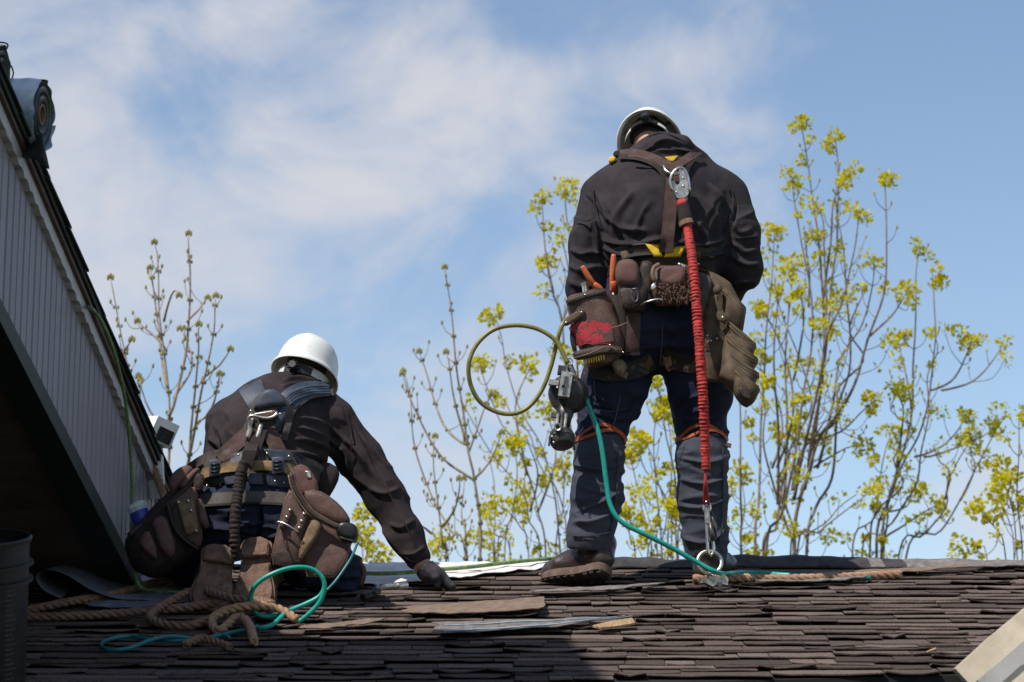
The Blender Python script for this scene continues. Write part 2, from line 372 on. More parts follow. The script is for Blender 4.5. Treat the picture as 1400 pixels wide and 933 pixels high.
class SDF:
    def __init__(s, pts, pad=.03, h=.0055):
        A = np.array([tuple(p[0]) for p in pts]); r = np.array([p[1] for p in pts])[:, None]
        s.lo = (A - r).min(0) - pad; hi = (A + r).max(0) + pad; s.h = h
        s.n = np.ceil((hi - s.lo) / h).astype(int) + 1
        s.D = np.full(s.n, .15, np.float32)
    def blk(s, lo, hi):
        i = np.clip(np.floor((lo - s.lo) / s.h).astype(int), 0, s.n); j = np.clip(np.ceil((hi - s.lo) / s.h).astype(int) + 1, 0, s.n)
        g = [(s.lo[k] + np.arange(i[k], j[k]) * s.h).astype(np.float32) for k in range(3)]
        return (slice(i[0], j[0]), slice(i[1], j[1]), slice(i[2], j[2])), g[0][:, None, None], g[1][None, :, None], g[2][None, None, :]
    def put(s, sl, d, k, op='u'):
        a = s.D[sl]
        if op == 'u':
            if k <= 0: s.D[sl] = np.minimum(a, d); return
            h = np.clip(.5 + .5 * (a - d) / k, 0, 1); s.D[sl] = a * (1 - h) + d * h - k * h * (1 - h)
        else:
            h = np.clip(.5 - .5 * (a + d) / k, 0, 1); s.D[sl] = a * (1 - h) - d * h + k * h * (1 - h)
    def cone(s, a, b, ra, rb, k=.03, flat=1., op='u'):
        a = np.array(a, float); b = np.array(b, float); m = max(ra, rb) + k + .02
        sl, X, Y, Z = s.blk(np.minimum(a, b) - m, np.maximum(a, b) + m)
        if X.size * Y.size * Z.size == 0: return s
        ba = b - a; q = np.array([1, 1 / flat, 1]); ba2 = ba * q
        px, py, pz = X - a[0], (Y - a[1]) / flat, Z - a[2]
        t = np.clip((px * ba2[0] + py * ba2[1] + pz * ba2[2]) / max(1e-9, ba2 @ ba2), 0, 1)
        d = np.sqrt((px - t * ba2[0]) ** 2 + (py - t * ba2[1]) ** 2 + (pz - t * ba2[2]) ** 2) - (ra + (rb - ra) * t)
        s.put(sl, d * (flat if flat < 1 else 1), k, op); return s
    def chain(s, pts, k=.03, flat=1.):
        for (a, ra), (b, rb) in zip(pts, pts[1:]): s.cone(a, b, ra, rb, k, flat)
        return s
    def ell(s, c, r, rot=None, k=.03, op='u'):
        c = np.array(c, float); r = np.array(r, float); m = r.max() + k + .02
        sl, X, Y, Z = s.blk(c - m, c + m)
        if X.size * Y.size * Z.size == 0: return s
        x, y, z = X - c[0], Y - c[1], Z - c[2]
        if rot is not None:
            Rm = np.array(rot.to_3x3().transposed())
            x, y, z = (Rm[0, 0] * x + Rm[0, 1] * y + Rm[0, 2] * z, Rm[1, 0] * x + Rm[1, 1] * y + Rm[1, 2] * z, Rm[2, 0] * x + Rm[2, 1] * y + Rm[2, 2] * z)
        q = np.sqrt((x / r[0]) ** 2 + (y / r[1]) ** 2 + (z / r[2]) ** 2)
        s.put(sl, (q - 1) * r.min(), k, op); return s
    def cut(s, p, n):
        """remove the side the normal points to"""
        p = np.array(p, float); n = np.array(n, float) / np.linalg.norm(n)
        X = (s.lo[0] + np.arange(s.n[0]) * s.h)[:, None, None]; Y = (s.lo[1] + np.arange(s.n[1]) * s.h)[None, :, None]; Z = (s.lo[2] + np.arange(s.n[2]) * s.h)[None, None, :]
        d = ((X - p[0]) * n[0] + (Y - p[1]) * n[1] + (Z - p[2]) * n[2]).astype(np.float32)
        s.D = np.maximum(s.D, d); return s
    def mesh(s):
        D = s.D.copy()
        D[0], D[-1], D[:, 0], D[:, -1], D[:, :, 0], D[:, :, -1] = (.1,) * 6
        nx, ny, nz = D.shape; I = D < 0
        c = np.zeros((nx - 1, ny - 1, nz - 1), np.int8)
        for dx in (0, 1):
            for dy in (0, 1):
                for dz in (0, 1): c += I[dx:nx - 1 + dx, dy:ny - 1 + dy, dz:nz - 1 + dz]
        act = np.argwhere((c > 0) & (c < 8)); idx = np.full(c.shape, -1, np.int64); idx[tuple(act.T)] = np.arange(len(act))
        acc = np.zeros((len(act), 3)); cnt = np.zeros(len(act)); cor = {}
        for dx in (0, 1):
            for dy in (0, 1):
                for dz in (0, 1): cor[dx, dy, dz] = D[act[:, 0] + dx, act[:, 1] + dy, act[:, 2] + dz].astype(float)
        for a in cor:
            for ax in range(3):
                if a[ax]: continue
                b = list(a); b[ax] = 1; b = tuple(b); da, db = cor[a], cor[b]; m = (da < 0) != (db < 0)
                t = np.where(m, da / np.where(m, da - db, 1), 0)
                for k in range(3): acc[:, k] += np.where(m, a[k] + (t if k == ax else 0), 0)
                cnt += m
        V = s.lo + (act + acc / cnt[:, None]) * s.h
        Q = []
        for ax in range(3):
            A = I.take(range(D.shape[ax] - 1), ax); B = I.take(range(1, D.shape[ax]), ax)
            o1, o2 = [k for k in range(3) if k != ax]
            for sgn in (0, 1):
                E = np.argwhere((A & ~B) if sgn == 0 else (~A & B))
                E = E[(E[:, o1] > 0) & (E[:, o2] > 0)]
                def at(u, v):
                    e = E.copy(); e[:, o1] -= u; e[:, o2] -= v; return idx[tuple(e.T)]
                q = np.stack([at(1, 1), at(0, 1), at(0, 0), at(1, 0)], 1)
                flip = (sgn == 1) ^ (ax == 1)
                Q.append(q[:, ::-1] if flip else q)
        F = np.concatenate(Q); return V, F
def vnormals(V, F):
    n = np.cross(V[F[:, 2]] - V[F[:, 0]], V[F[:, 3]] - V[F[:, 1]]); N = np.zeros_like(V)
    for k in range(4): np.add.at(N, F[:, k], n)
    return N / np.maximum(1e-9, np.linalg.norm(N, axis=1))[:, None]
def relax(V, F, it=2, lam=.5):
    for _ in range(it):
        A = np.zeros_like(V); C = np.zeros(len(V))
        for k in range(4):
            a, b = F[:, k], F[:, (k + 1) % 4]
            np.add.at(A, a, V[b]); np.add.at(C, a, 1); np.add.at(A, b, V[a]); np.add.at(C, b, 1)
        V = V + lam * (A / C[:, None] - V)
    return V
def polydist(x, y, pts):
    best = np.full(len(x), 1e9); tt = np.zeros(len(x)); n = len(pts) - 1
    for i in range(n):
        ax, ay = pts[i]; bx, by = pts[i + 1]; dx, dy = bx - ax, by - ay
        t = np.clip(((x - ax) * dx + (y - ay) * dy) / max(1e-9, dx * dx + dy * dy), 0, 1)
        d = np.hypot(x - ax - t * dx, y - ay - t * dy); m = d < best; best[m] = d[m]; tt[m] = (i + t[m]) / n
    return best, tt
FOLD = 1.55
def folds(V, F, strokes, rough=.0, wr=None):
    """push cloth out into folds: strokes [(points in the picture plane, width, height)], wr = list of (x0,y0,x1,y1,angle,wavelength,amp,stretch)"""
    N = vnormals(V, F); px, py, dep = proj(V); front = np.clip(-N[:, 1] * 1.6 + .25, 0, 1); h = np.zeros(len(V))
    for pts, w, amp in strokes:
        p = [tuple(q) for q in spl(pts, 5)]
        d, t = polydist(px, py, p)
        h += amp * FOLD * (1.35 * np.exp(-(d / (w * .8)) ** 2) - .45 * np.exp(-(d / (w * 2.2)) ** 2)) * np.clip(np.minimum(t, 1 - t) * 4 + .1, 0, 1) * front
    for (x0, y0, x1, y1, ang, wl, amp, st) in (wr or []):
        a = math.radians(ang); u = (px * math.cos(a) + py * math.sin(a)) / (wl * st); v = (-px * math.sin(a) + py * math.cos(a)) / wl
        n = vnoise(np.stack([u + 3.1, v + 7.7, V[:, 1] * 6 + 11.], 1)); n2 = vnoise(np.stack([u * 1.9 + 9, v * 1.8 + 1.7, V[:, 1] * 9], 1))
        r = 1.5 * (1 - np.abs(2 * n - 1)) ** 3.2 + .35 * n2
        m = np.clip((px - x0) / 12, 0, 1) * np.clip((x1 - px) / 12, 0, 1) * np.clip((py - y0) / 12, 0, 1) * np.clip((y1 - py) / 12, 0, 1)
        h += amp * 1.25 * (r - .45) * m
    if rough: h += rough * (vnoise(V * 22) - .5) + rough * .5 * (vnoise(V * 55 + 5) - .5)
    return V + N * h[:, None]
def bvh_of(V, F): return BVHTree.FromPolygons([tuple(v) for v in V], [tuple(int(i) for i in f) for f in F])
CAMP = Vector((0, 0, CZ))
def bvh_obj(o):
    c = ORI[o.name]; return BVHTree.FromPolygons([v.co + c for v in o.data.vertices], [tuple(p.vertices) for p in o.data.polygons])
def hit(bvh, px, py):
    d = Pdir(px, py).normalized(); h = bvh.ray_cast(CAMP, d)
    return h[3] if h[0] is not None else None
def smooth1(a, k):
    for _ in range(k): a = np.r_[a[0], (a[:-2] + 2 * a[1:-1] + a[2:]) / 4, a[-1]]
    return a
def strap(name, path, w, bvh, m, parent, lift=.006, th=.004, ns=5, sm=4, bow=0., Y=None, rows=1):
    """webbing laid over a surface along a path in the picture plane, real width and thickness"""
    p = resample(spl([tuple(q) for q in path], 6), 4.0); T = np.gradient(p[:, :2], axis=0); T /= np.maximum(1e-6, np.linalg.norm(T, axis=1))[:, None]
    nr = np.stack([-T[:, 1], T[:, 0]], 1); n = len(p); Dm = np.full((n, ns), np.nan)
    wv = np.full(n, float(w)) if p.shape[1] == 2 else p[:, 2]
    pos = [[(p[i, 0] + nr[i, 0] * wv[i] * (j / (ns - 1) - .5), p[i, 1] + nr[i, 1] * wv[i] * (j / (ns - 1) - .5)) for j in range(ns)] for i in range(n)]
    for i in range(n):
        for j in range(ns):
            q = hit(bvh, *pos[i][j]) if bvh else None
            if q is not None: Dm[i, j] = q
    if np.isnan(Dm).all(): Dm[:] = Y
    med = np.nanmedian(Dm)
    for j in range(ns):
        c = Dm[:, j]; ok = ~np.isnan(c)
        if ok.any(): c = np.interp(np.arange(n), np.flatnonzero(ok), c[ok])
        else: c = np.full(n, med)
        mn = np.array([c[max(0, i - 2):i + 3].min() for i in range(n)]); Dm[:, j] = smooth1(mn, sm)
    top = [[CAMP + Pdir(*pos[i][j]).normalized() * (Dm[i, j] - lift - bow * (1 - (2 * j / (ns - 1) - 1) ** 2)) for j in range(ns)] for i in range(n)]
    g = G().slab(top, Pdir(*pos[n // 2][ns // 2]).normalized() * th)
    return g.out(name, m, parent, smooth=True, auto=40)
def chaikin(p, n=2):
    p = [np.array(q, float) for q in p]
    for _ in range(n):
        o = []
        for i in range(len(p)):
            a, b = p[i], p[(i + 1) % len(p)]; o += [a * .75 + b * .25, a * .25 + b * .75]
        p = o
    return p
def pad(name, poly, Y, m, parent, bulge=.02, th=.02, sm=2, Y2=None, prof=None, rough=.0):
    """a stuffed panel: outline (px,py) at depth Y, bulging towards -Y, with thickness behind"""
    q = [(a[0], a[1], a[2] if len(a) > 2 else Y) for a in poly]
    q = chaikin(q, sm) if sm else [np.array(a, float) for a in q]
    W_ = [P(a[0], a[1], a[2]) for a in q]; c = sum(W_, Vector()) / len(W_); n = len(W_); V = []; F = []
    rings = [(1., th), (1., 0.), (.97, -.35 * bulge), (.86, -.75 * bulge), (.62, -.95 * bulge), (.3, -bulge)]
    for (s_, dy) in rings:
        for v in W_: V.append(c + (v - c) * s_ + Vector((0, dy, 0)))
    for i in range(len(rings) - 1):
        for k in range(n): F.append((i * n + k, i * n + (k + 1) % n, (i + 1) * n + (k + 1) % n, (i + 1) * n + k))
    V.append(c + Vector((0, -bulge, 0))); e = len(V) - 1; o = (len(rings) - 1) * n
    for k in range(n): F.append((o + k, o + (k + 1) % n, e))
    F.append(tuple(range(n - 1, -1, -1)))
    if rough:
        V = [v + Vector((0, rough * (noise.noise(v * 14) + .5 * noise.noise(v * 34)), 0)) for v in V]
    o_ = mesh(name, np.array([tuple(v) for v in V]), F, m, parent, True, 50)
    if m.name in STITCHED and bulge >= .006 and parent is not None:
        g = G(); R1 = V[n:2 * n]; R2 = [V[2 * n + k].lerp(V[3 * n + k], .55) + Vector((0, -.0012, 0)) for k in range(n)]
        g.tube(R1, .0022, 5, closed=True)
        for k in range(n):
            a, b = R2[k], R2[(k + 1) % n]; L_ = (b - a).length; c_ = max(1, int(L_ / .010))
            for j in range(c_): g.tube([a.lerp(b, (j + .15) / c_), a.lerp(b, (j + .7) / c_)], .0011, 4)
        pr = o_ if parent.parent is None else parent
        g.out('stitched_edge', M['thread'] if m.name != 'dark_brown_leather' else M['leather'], pr, False)
    return o_
STITCHED = {'worn_brown_leather', 'reddish_suede', 'tan_leather', 'dark_brown_leather', 'olive_canvas'}
def loft(name, secs, m, parent, n=24, e=2.6, wall=.006, open_top=True, rough=.004, seed=0):
    """soft bag: sections (Lpx,Lpy,Rpx,Rpy,Y,depth) from the mouth down; open mouth with an inner wall"""
    secs = spl([tuple(map(float, s)) for s in secs], 5); V = []; F = []; k0 = len(secs)
    def ring(s, shrink, dn=None):
        A, B = P(s[0], s[1], s[4]), P(s[2], s[3], s[4]); c = (A + B) / 2; ax = (B - A) / 2
        L_ = ax.length; ax = ax * max(.05, (L_ - shrink) / L_); dp = max(.004, s[5] - shrink); out = []
        for k in range(n):
            a = 2 * math.pi * k / n; ca, sa = math.cos(a), math.sin(a)
            x = math.copysign(abs(ca) ** (2 / e), ca); y = math.copysign(abs(sa) ** (2 / e), sa)
            out.append(c + ax * x + Vector((0, dp * y, 0)))
        return out
    rs = []
    if open_top:
        for s in reversed(secs[:max(3, k0 // 2)]): rs.append(ring(s, wall))
    for s in secs: rs.append(ring(s, 0))
    for r in rs: V += r
    V = [v + Vector((noise.noise(v * 13 + Vector((seed, 0, 0))), noise.noise(v * 13 + Vector((0, seed, 5))), noise.noise(v * 17))) * rough for v in V]
    for i in range(len(rs) - 1):
        for k in range(n): F.append((i * n + k, i * n + (k + 1) % n, (i + 1) * n + (k + 1) % n, (i + 1) * n + k))
    F.append(tuple(range(n))); o = (len(rs) - 1) * n; F.append(tuple(o + k for k in range(n - 1, -1, -1)))
    me = mesh(name, np.array([tuple(v) for v in V]), F, m, parent, True, 55)
    bm = bmesh.new(); bm.from_mesh(me.data); bmesh.ops.recalc_face_normals(bm, faces=bm.faces); bm.to_mesh(me.data); bm.free()
    return me
def rivets(pts, Y, r, m, parent, name='rivet', bvh=None):
    for (a, b) in pts:
        y = Y; c = P(a, b, y)
        if bvh is not None:
            t = hit(bvh, a, b)
            if t is not None: c = CAMP + Pdir(a, b).normalized() * (t - .002)
        G().ball(c, (r, r * .6, r), 8, 6).out(name, m, parent, True)
def tubeobj(name, pts, r, m, parent=None, n=10, sub=8, step=.012, closed=False):
    p = resample(spl([tuple(q) for q in pts], sub, closed), step)
    if closed: p = p[:-1] if np.linalg.norm(p[0] - p[-1]) < 1e-4 else p
    return G().tube([Vector(q) for q in p], r, n, closed=closed).out(name, m, parent, True)
def ropegeo(pts, r, pitch=None, step=.006, n=6):
    p = resample(spl([tuple(q) for q in pts], 8), step); pitch = pitch or r * 5.5; g = G(); up = None; ds = step
    fr = []
    for i in range(len(p)):
        t = Vector(p[min(i + 1, len(p) - 1)] - p[max(i - 1, 0)]).normalized()
        if up is None: up = t.orthogonal()
        up = (up - t * up.dot(t)).normalized(); fr.append((Vector(p[i]), up.copy(), t.cross(up)))
    for k in range(3):
        q = []
        for i, (c, u, s) in enumerate(fr):
            a = 2 * math.pi * (i * ds / pitch + k / 3); q.append(c + (u * math.cos(a) + s * math.sin(a)) * r * .48)
        g.tube(q, r * .56, n)
    return g
# ================================================================== setting
G().add([(-400, -400, 0), (400, -400, 0), (400, 400, 0), (-400, 400, 0)], [(0, 1, 2, 3)]).out('ground', M['grass'])['kind'] = 'structure'

# ------------------------------------------------------------------ the house whose roof is being stripped
house = empty('house', (0, 12.0, 0), 'low house whose dark shingled roof the two roofers are working on', 'house')
XL, XR_ = -3.4, 3.6
SLEN = (YR - 8.30) / math.cos(math.radians(18))
def roofpt(x, s, lift=0.0):
    y = YR - s * math.cos(math.radians(18)); return Vector((x, y, roofz(y))) + RN * lift
def eave_s(x): return min(SLEN, SLEN - .02 - .115 * (x + 1.0)) if x > -1.0 else SLEN
def build_roof():
    xs = np.linspace(XL, XR_, 15)
    top = [[roofpt(x, s * (eave_s(x) - .02)) for x in xs] for s in (0, .5, 1.0)]
    deck = G().slab(top, (0, 0, -.03)).out('roof', M['shdeck'], house)
    back = [[Vector((x, y, ZR - (y - YR) * RT)) for x in (XL, XR_)] for y in (YR, YR + 3.4)]
    G().slab(back, (0, 0, -.03)).out('roof_slope', M['shdeck'], house)
    # soffit / fascia under the eave, walls
    g = G()
    t2 = [[roofpt(x, eave_s(x) - .03, -.035) + Vector((0, 0, -h)) for x in xs] for h in (0, .16)]
    g.slab(t2, (0, .022, 0)); g.out('eave_fascia', M['drip'], house)
    G().box(((XL + XR_) / 2, 9.0, 1.12), (XR_ - XL - .5, .16, 2.24)).out('wall', M['render'], house)
    G().box(((XL + XR_) / 2, 13.6, 1.05), (XR_ - XL - .5, .16, 2.1)).out('wall', M['render'], house)
    for x in (XL + .33, XR_ - .33):
        G().prism([(x, 9.08, 0), (x, 13.52, 0), (x, 13.52, 2.12), (x, 10.6, ZR - .14), (x, 9.08, roofz(9.08) - .14)], (.14, 0, 0)).out('gable_wall', M['render'], house)
    # shingles, course by course from the eave up
    E = .079; rows = []
    rng = random.Random(5)
    i = 0; s0 = .06
    while s0 + i * E < SLEN + .3:
        s = s0 + i * E; f = min(1, s / SLEN); x = XL + rng.random() * .1
        dj = rng.uniform(-.02, .02)
        while x < XR_:
            w = rng.choice((rng.uniform(.06, .14), rng.uniform(.13, .26), rng.uniform(.2, .45)))
            x1 = min(x + w, XR_); xm = (x + x1) / 2
            sk = -.115 * f ** 2 * max(-1.0, xm + .2) + dj + .012 * math.sin(xm * 3.1 + i * 1.7)
            b = s + sk + rng.uniform(-.019, .019)
            if b > .05 and b < eave_s(xm) + .03:
                rows.append((x + .002, x1 - .002, b, i))
            x = x1
        i += 1
    geo = []
    for (xa, xb, b, i) in rows:
        nx = max(3, min(7, int((xb - xa) / .07) + 2)); lf = .008 + .008 * rng.random() ** 2; curl = rng.choice((0, 0, 0, rng.uniform(.003, .012)))
        th = rng.uniform(.003, .0055); tp = []; tilt = rng.uniform(-.008, .008)
        back = max(.005, b - E * 1.4)
        for q, (sv, lv) in enumerate(((back, .001), (b - .035, .001 + (lf - .001) * .72), (b, lf))):
            row = []
            for k in range(nx):
                t = k / (nx - 1); x = xa + (xb - xa) * t
                ds = rng.uniform(-.006, .006) + tilt * (t - .5) * 2 if q == 2 else 0
                dl = (rng.uniform(-.0015, .0022) + curl * (2 * abs(t - .5)) ** 2) if q == 2 else 0
                row.append(roofpt(x, sv + ds, lv + dl + th))
            tp.append(row)
        geo.append((tp, RN * -th, roofpt((xa + xb) / 2, b)))
    def inview(c):
        x, y, d = proj([c]); return -20 < x[0] < 1420 and y[0] < 945
    vis = sorted([g for g in geo if inview(g[2])], key=lambda g: g[2].y); rest = [g for g in geo if not inview(g[2])] + vis[300:]
    for tp, t, c in vis[:300]: G().slab(tp, t).out('shingle', M['shingle'], deck)
    g = G()
    for tp, t, c in rest: g.slab(tp, t)
    g.out('shingle_field', M['shingle'], deck)['kind'] = 'stuff'
    g = G()                                              # far slope, never seen from the front but there
    for k in range(24):
        y = YR + .02 + k * .14
        g.slab([[Vector((x, yy, ZR - (yy - YR) * RT + l)) for x in (XL, XR_)] for yy, l in ((y, .006), (y + .15, .018))], (0, 0, -.006))
    g.out('far_shingle_field', M['shingle'], house)['kind'] = 'stuff'
build_roof()

# ------------------------------------------------------------------ gabled house on the left
HA = P(0, 163, 8.0); HB = P(228, 697, 10.65)
HU = Vector((HB.x - HA.x, HB.y - HA.y, 0)); HS = HU.length; HU.normalize(); HN = Vector((HU.y, -HU.x, 0)); HSL = (HB.z - HA.z) / HS
def HW(s, z, off=0.0): return HA + HU * s + Vector((0, 0, z)) + HN * off
def onwall(px, py, off=0.0):
    d = Pdir(px, py); o = HA + HN * off - CAMP; t = o.dot(HN) / d.dot(HN); p = CAMP + d * t - HA
    return p.dot(HU), p.z
UP_X, UP_Y, UP_Z = -2.04, 7.0, 5.35
def build_left_house():
    lh = empty('gabled_house', HW(-1.5, -HA.z, -3), 'steep gabled house at the left edge with mauve grey vertical siding', 'house')
    l0 = onwall(0, 446); l1 = onwall(184, 806); lsl = (l1[1] - l0[1]) / (l1[0] - l0[0])
    low = lambda s: l0[1] + (s - l0[0]) * lsl
    S0 = -3.7; SE = onwall(232, 800)[0]; up = lambda s: HSL * s
    # siding boards
    bw = .072; s = SE; k = 0
    rng = random.Random(3)
    while s > -.5:
        a, b = s - bw + .013, s; zt = [up(a) - .055, up(b) - .055]; zb = [low(a) + .02, low(b) + .02]
        if zt[0] > zb[0] + .01:
            o = .008 + rng.uniform(-.001, .001); poly = [HW(a, zb[0], o), HW(b, zb[1], o), HW(b, max(zt[1], zb[1] + .002), o), HW(a, zt[0], o)]
            m_ = (a + b) / 2; g = G()
            top = [[HW(a, zb[0], 0), HW(a + .003, zb[0], o), HW(b - .003, zb[1], o), HW(b, zb[1], 0)], [HW(a, zt[0], 0), HW(a + .003, zt[0], o), HW(b - .003, max(zt[1], zb[1] + .002), o), HW(b, max(zt[1], zb[1] + .002), 0)]]
            g.slab(top, HN * -.006); g.out('siding_board', M['siding'], lh)
        s -= bw; k += 1
    # core wall behind boards, up to the ridge beyond the frame
    G().prism([HW(SE, low(SE), -.02), HW(SE, up(SE) - .03, -.02), HW(S0, up(S0) - .03, -.02), HW(S0, low(S0), -.02)], HN * -.10).out('wall', M['trimdk'], lh)
    G().prism([HW(S0, low(S0) - 6, -.02), HW(S0, up(S0) - .03, -.02), HW(S0 - 3.0, up(S0) - 3.3, -.02), HW(S0 - 3.0, low(S0) - 6, -.02)], HN * -.10).out('wall', M['siding'], lh)
    G().prism([HW(-.5, low(-.5), .002), HW(-.5, up(-.5) - .055, .002), HW(S0, up(S0) - .055, .002), HW(S0, low(S0), .002)], HN * -.02).out('gable_panel', M['siding'], lh)
    # rake: fascia with scalloped lower edge, drip edge, roof slab
    n = 260; ss = np.linspace(S0, onwall(229, 694)[0], n)
    top = [[HW(s, up(s) - .004, .03) for s in ss], [HW(s, up(s) - .058 - .008 * (i % 3 == 0) - .003 * math.sin(i * 2.3), .03) for i, s in enumerate(ss)]]
    G().slab(top, HN * -.028).out('fascia', M['fascia'], lh)
    top = [[HW(s, up(s) + .012, .045) for s in ss], [HW(s, up(s) - .010, .045) for s in ss]]
    G().slab(top, HN * -.022).out('drip_edge', M['drip'], lh)
    sl = [[HW(s, up(s) + .030 + .006 * noise.noise(Vector((s * 9, 0, 0))), o) for s in np.linspace(S0, ss[-1] + .02, 60)] for o in (.055, -3.2)]
    rf = G().slab(sl, (0, 0, -.022)).out('roof', M['edge'], lh)
    sl = [[HW(s, up(S0) + .055 + (s - S0) * 1.1, o) for s in (S0, S0 - 3.1)] for o in (.075, -3.2)]
    G().slab(sl, (0, 0, -.045)).out('roof', M['edge'], lh)
    # ragged shingle ends along the rake
    s = ss[-1]; rng = random.Random(8)
    while s > -.6:
        w = rng.uniform(.26, .36)
        tp = [[HW(s - w - .03, up(s - w - .03) + .034, o), HW(s, up(s) + .042 + rng.uniform(0, .012), o)] for o in (.060 + rng.uniform(0, .012), -.35)]
        G().slab(tp, (0, 0, -.008)).out('rake_shingle', M['edge'], rf); s -= w
    # lower edge trim, soffit and the recessed dark lap wall
    top = [[HW(s, low(s) + .03, .03) for s in (S0, SE + .01)], [HW(s, low(s) - .04, .03) for s in (S0, SE + .01)]]
    G().slab(top, HN * -.10).out('trim_board', M['trimdk'], lh)
    G().slab([[HW(s, low(s) - .01, o) for s in (S0, SE)] for o in (-.06, -1.1)], (0, 0, .02)).out('soffit', M['lap'], lh)
    z0 = -HA.z; off = -1.0
    lap = .105; z = roofz(8.0) - HA.z - .3
    rng = random.Random(4); k = 0
    G().prism([HW(SE, z0, off - .02), HW(SE, low(SE), off - .02), HW(S0, low(S0), off - .02), HW(S0, z0, off - .02)], HN * -.1).out('wall', M['trimdk'], lh)
    # upper storey of the same house, nearer to the camera and out of the frame: its eave casts the shade across the lower shingles
    bx, by, bz = UP_X, UP_Y, CZ + UP_Z
    G().box((bx - 2.2, by - 3.2, (bz - .3) / 2), (3.9, 5.9, bz - .3), None).out('upper_wall', M['siding'], lh)
    G().prism([(bx, by, bz), (bx, by - 6.4, bz), (bx - 4.4, by - 6.4, bz), (bx - 4.4, by, bz)], (0, 0, -.16)).out('upper_eave', M['fascia'], lh)
    G().add([(bx, by, bz + .004), (bx, by - 6.4, bz + .004), (bx - 4.4, by - 6.4, bz + .004), (bx - 4.4, by, bz + .004), (bx - 2.2, by - 2.2, bz + .5), (bx - 2.2, by - 4.2, bz + .5)], [(0, 1, 5, 4), (1, 2, 5), (2, 3, 4, 5), (3, 0, 4), (3, 2, 1, 0)]).out('upper_roof', M['edge'], lh)
    # plug the side where the recess would open on the far side
    zt_ = up(SE) - .2
    G().prism([HW(SE - .02, z0, -.12), HW(SE - .02, zt_, -.12), HW(SE - .02, zt_, -3), HW(SE - .02, z0, -3)], HU * .02).out('wall', M['lap'], lh)
    z = roofz(9.4) - HA.z - .1
    while z < zt_ - .15:
        G().slab([[HW(SE - .05, z, -.115), HW(SE - .05, z, -2.6)], [HW(SE - .036, z + lap, -.115), HW(SE - .036, z + lap, -2.6)]], HU * .012).out('lap_board', M['lap'], lh); z += lap
    G().prism([HW(S0 - 3, z0, -3.1), HW(S0 - 3, up(S0) - 3.4, -3.1), HW(S0, up(S0), -3.1), HW(SE, up(SE), -3.1), HW(SE, z0, -3.1)], HN * -.1).out('wall', M['siding'], lh)
    return lh
lhouse = build_left_house()

# membrane roll on the rake
def build_rolls():
    def roll(label, px, py, off, r, ln, rng, tail=False, strings=False):
        c = P(px, py, 8.2); ax = Vector((.99, -.10, -.07)).normalized()
        t = empty('membrane_roll', c, label, 'roll', 'membrane rolls on the left roof')
        Q = ax.to_track_quat('Z', 'Y').to_matrix().to_4x4()
        g = G(); nA = 56; sp = []
        # wound sheet: a spiral extruded along the axis with ragged layers at the end
        lay = 5; pts = []
        for k in range(nA * lay + 1):
            a = 2 * math.pi * k / nA; rr = r - (lay - k / nA) * .010 + .003 * noise.noise(Vector((k * .2, rng, 0)))
            pts.append((rr * math.cos(a), rr * math.sin(a), k / nA))
        zs = [0, .02, .05, .09, .15, ln * .5, ln]
        tp = []
        for z in zs:
            row = []
            for (x, y, l) in pts:
                e = .012 * noise.noise(Vector((x * 30, y * 30, l * 3 + rng))) - .012 * (lay - l) * (1 if z < .06 else 0)
                w = 1 + .012 * noise.noise(Vector((x * 12, y * 12, z * 16 + rng))) + .02 * math.exp(-((z - .05) / .012) ** 2)
                row.append(c + Q.to_3x3() @ Vector((x * w, y * w, -z + (e if z < .1 else 0))))
            tp.append(row)
        g.slab(tp, (0, 0, 0.0015)); g.out('wrap', M['roll'], t, True, 60)
        f = []
        for k in range(5): f += [(r * (.31 + .125 * k), -.022 + .008 * (k % 2)), (r * (.385 + .125 * k), -.010)]
        g = G().lathe([(r * .28, -.05)] + f + [(r * .93, -.03)], Matrix.Translation(c) @ Q, 40); g.out('wound_end', M['rolldk'], t, False)
        g = G().lathe([(r * .22, -ln), (r * .22, -.012), (r * .29, -.012), (r * .29, -ln)], Matrix.Translation(c) @ Q, 28, close=True); g.out('core', M['card'], t, True, 40)
        if strings:
            for z in (.015, .05):
                pp = [c + Q.to_3x3() @ Vector((r * 1.02 * math.cos(a), r * 1.02 * math.sin(a), -z + .012 * math.sin(5 * a))) for a in np.linspace(0, 2 * math.pi, 40)]
                G().tube(pp, .003, 6).out('string', M['black'], t, True)
        if tail:
            q = []
            for i in range(9):
                v = i / 8; row = []
                for j in range(9):
                    u = j / 8
                    p = Vector((20 + 0 * u + v * (18 + 30 * u), 165 + v * (42 + 24 * u) + 12 * u, 0))
                    pt = P(38 + 20 * u + v * (-14 + 24 * u), 182 + 4 * u + v * (28 + 16 * u + 3 * math.sin(u * 9)), 8.18 - .06 * u + .03 * math.sin(u * 5 + v * 3))
                    row.append(pt)
                q.append(row)
            G().slab(q, (0, .002, 0)).out('loose_end', M['rolldk'], t, True)
        return t
    roll('grey blue membrane roll lying across the rake with its loose end hanging', 63, 157, .2, .122, .6, 1.3, tail=True)
    roll('membrane roll tied with black string at the upper left corner', 7, 100, .0, .098, .4, 5.1, strings=True)
build_rolls()

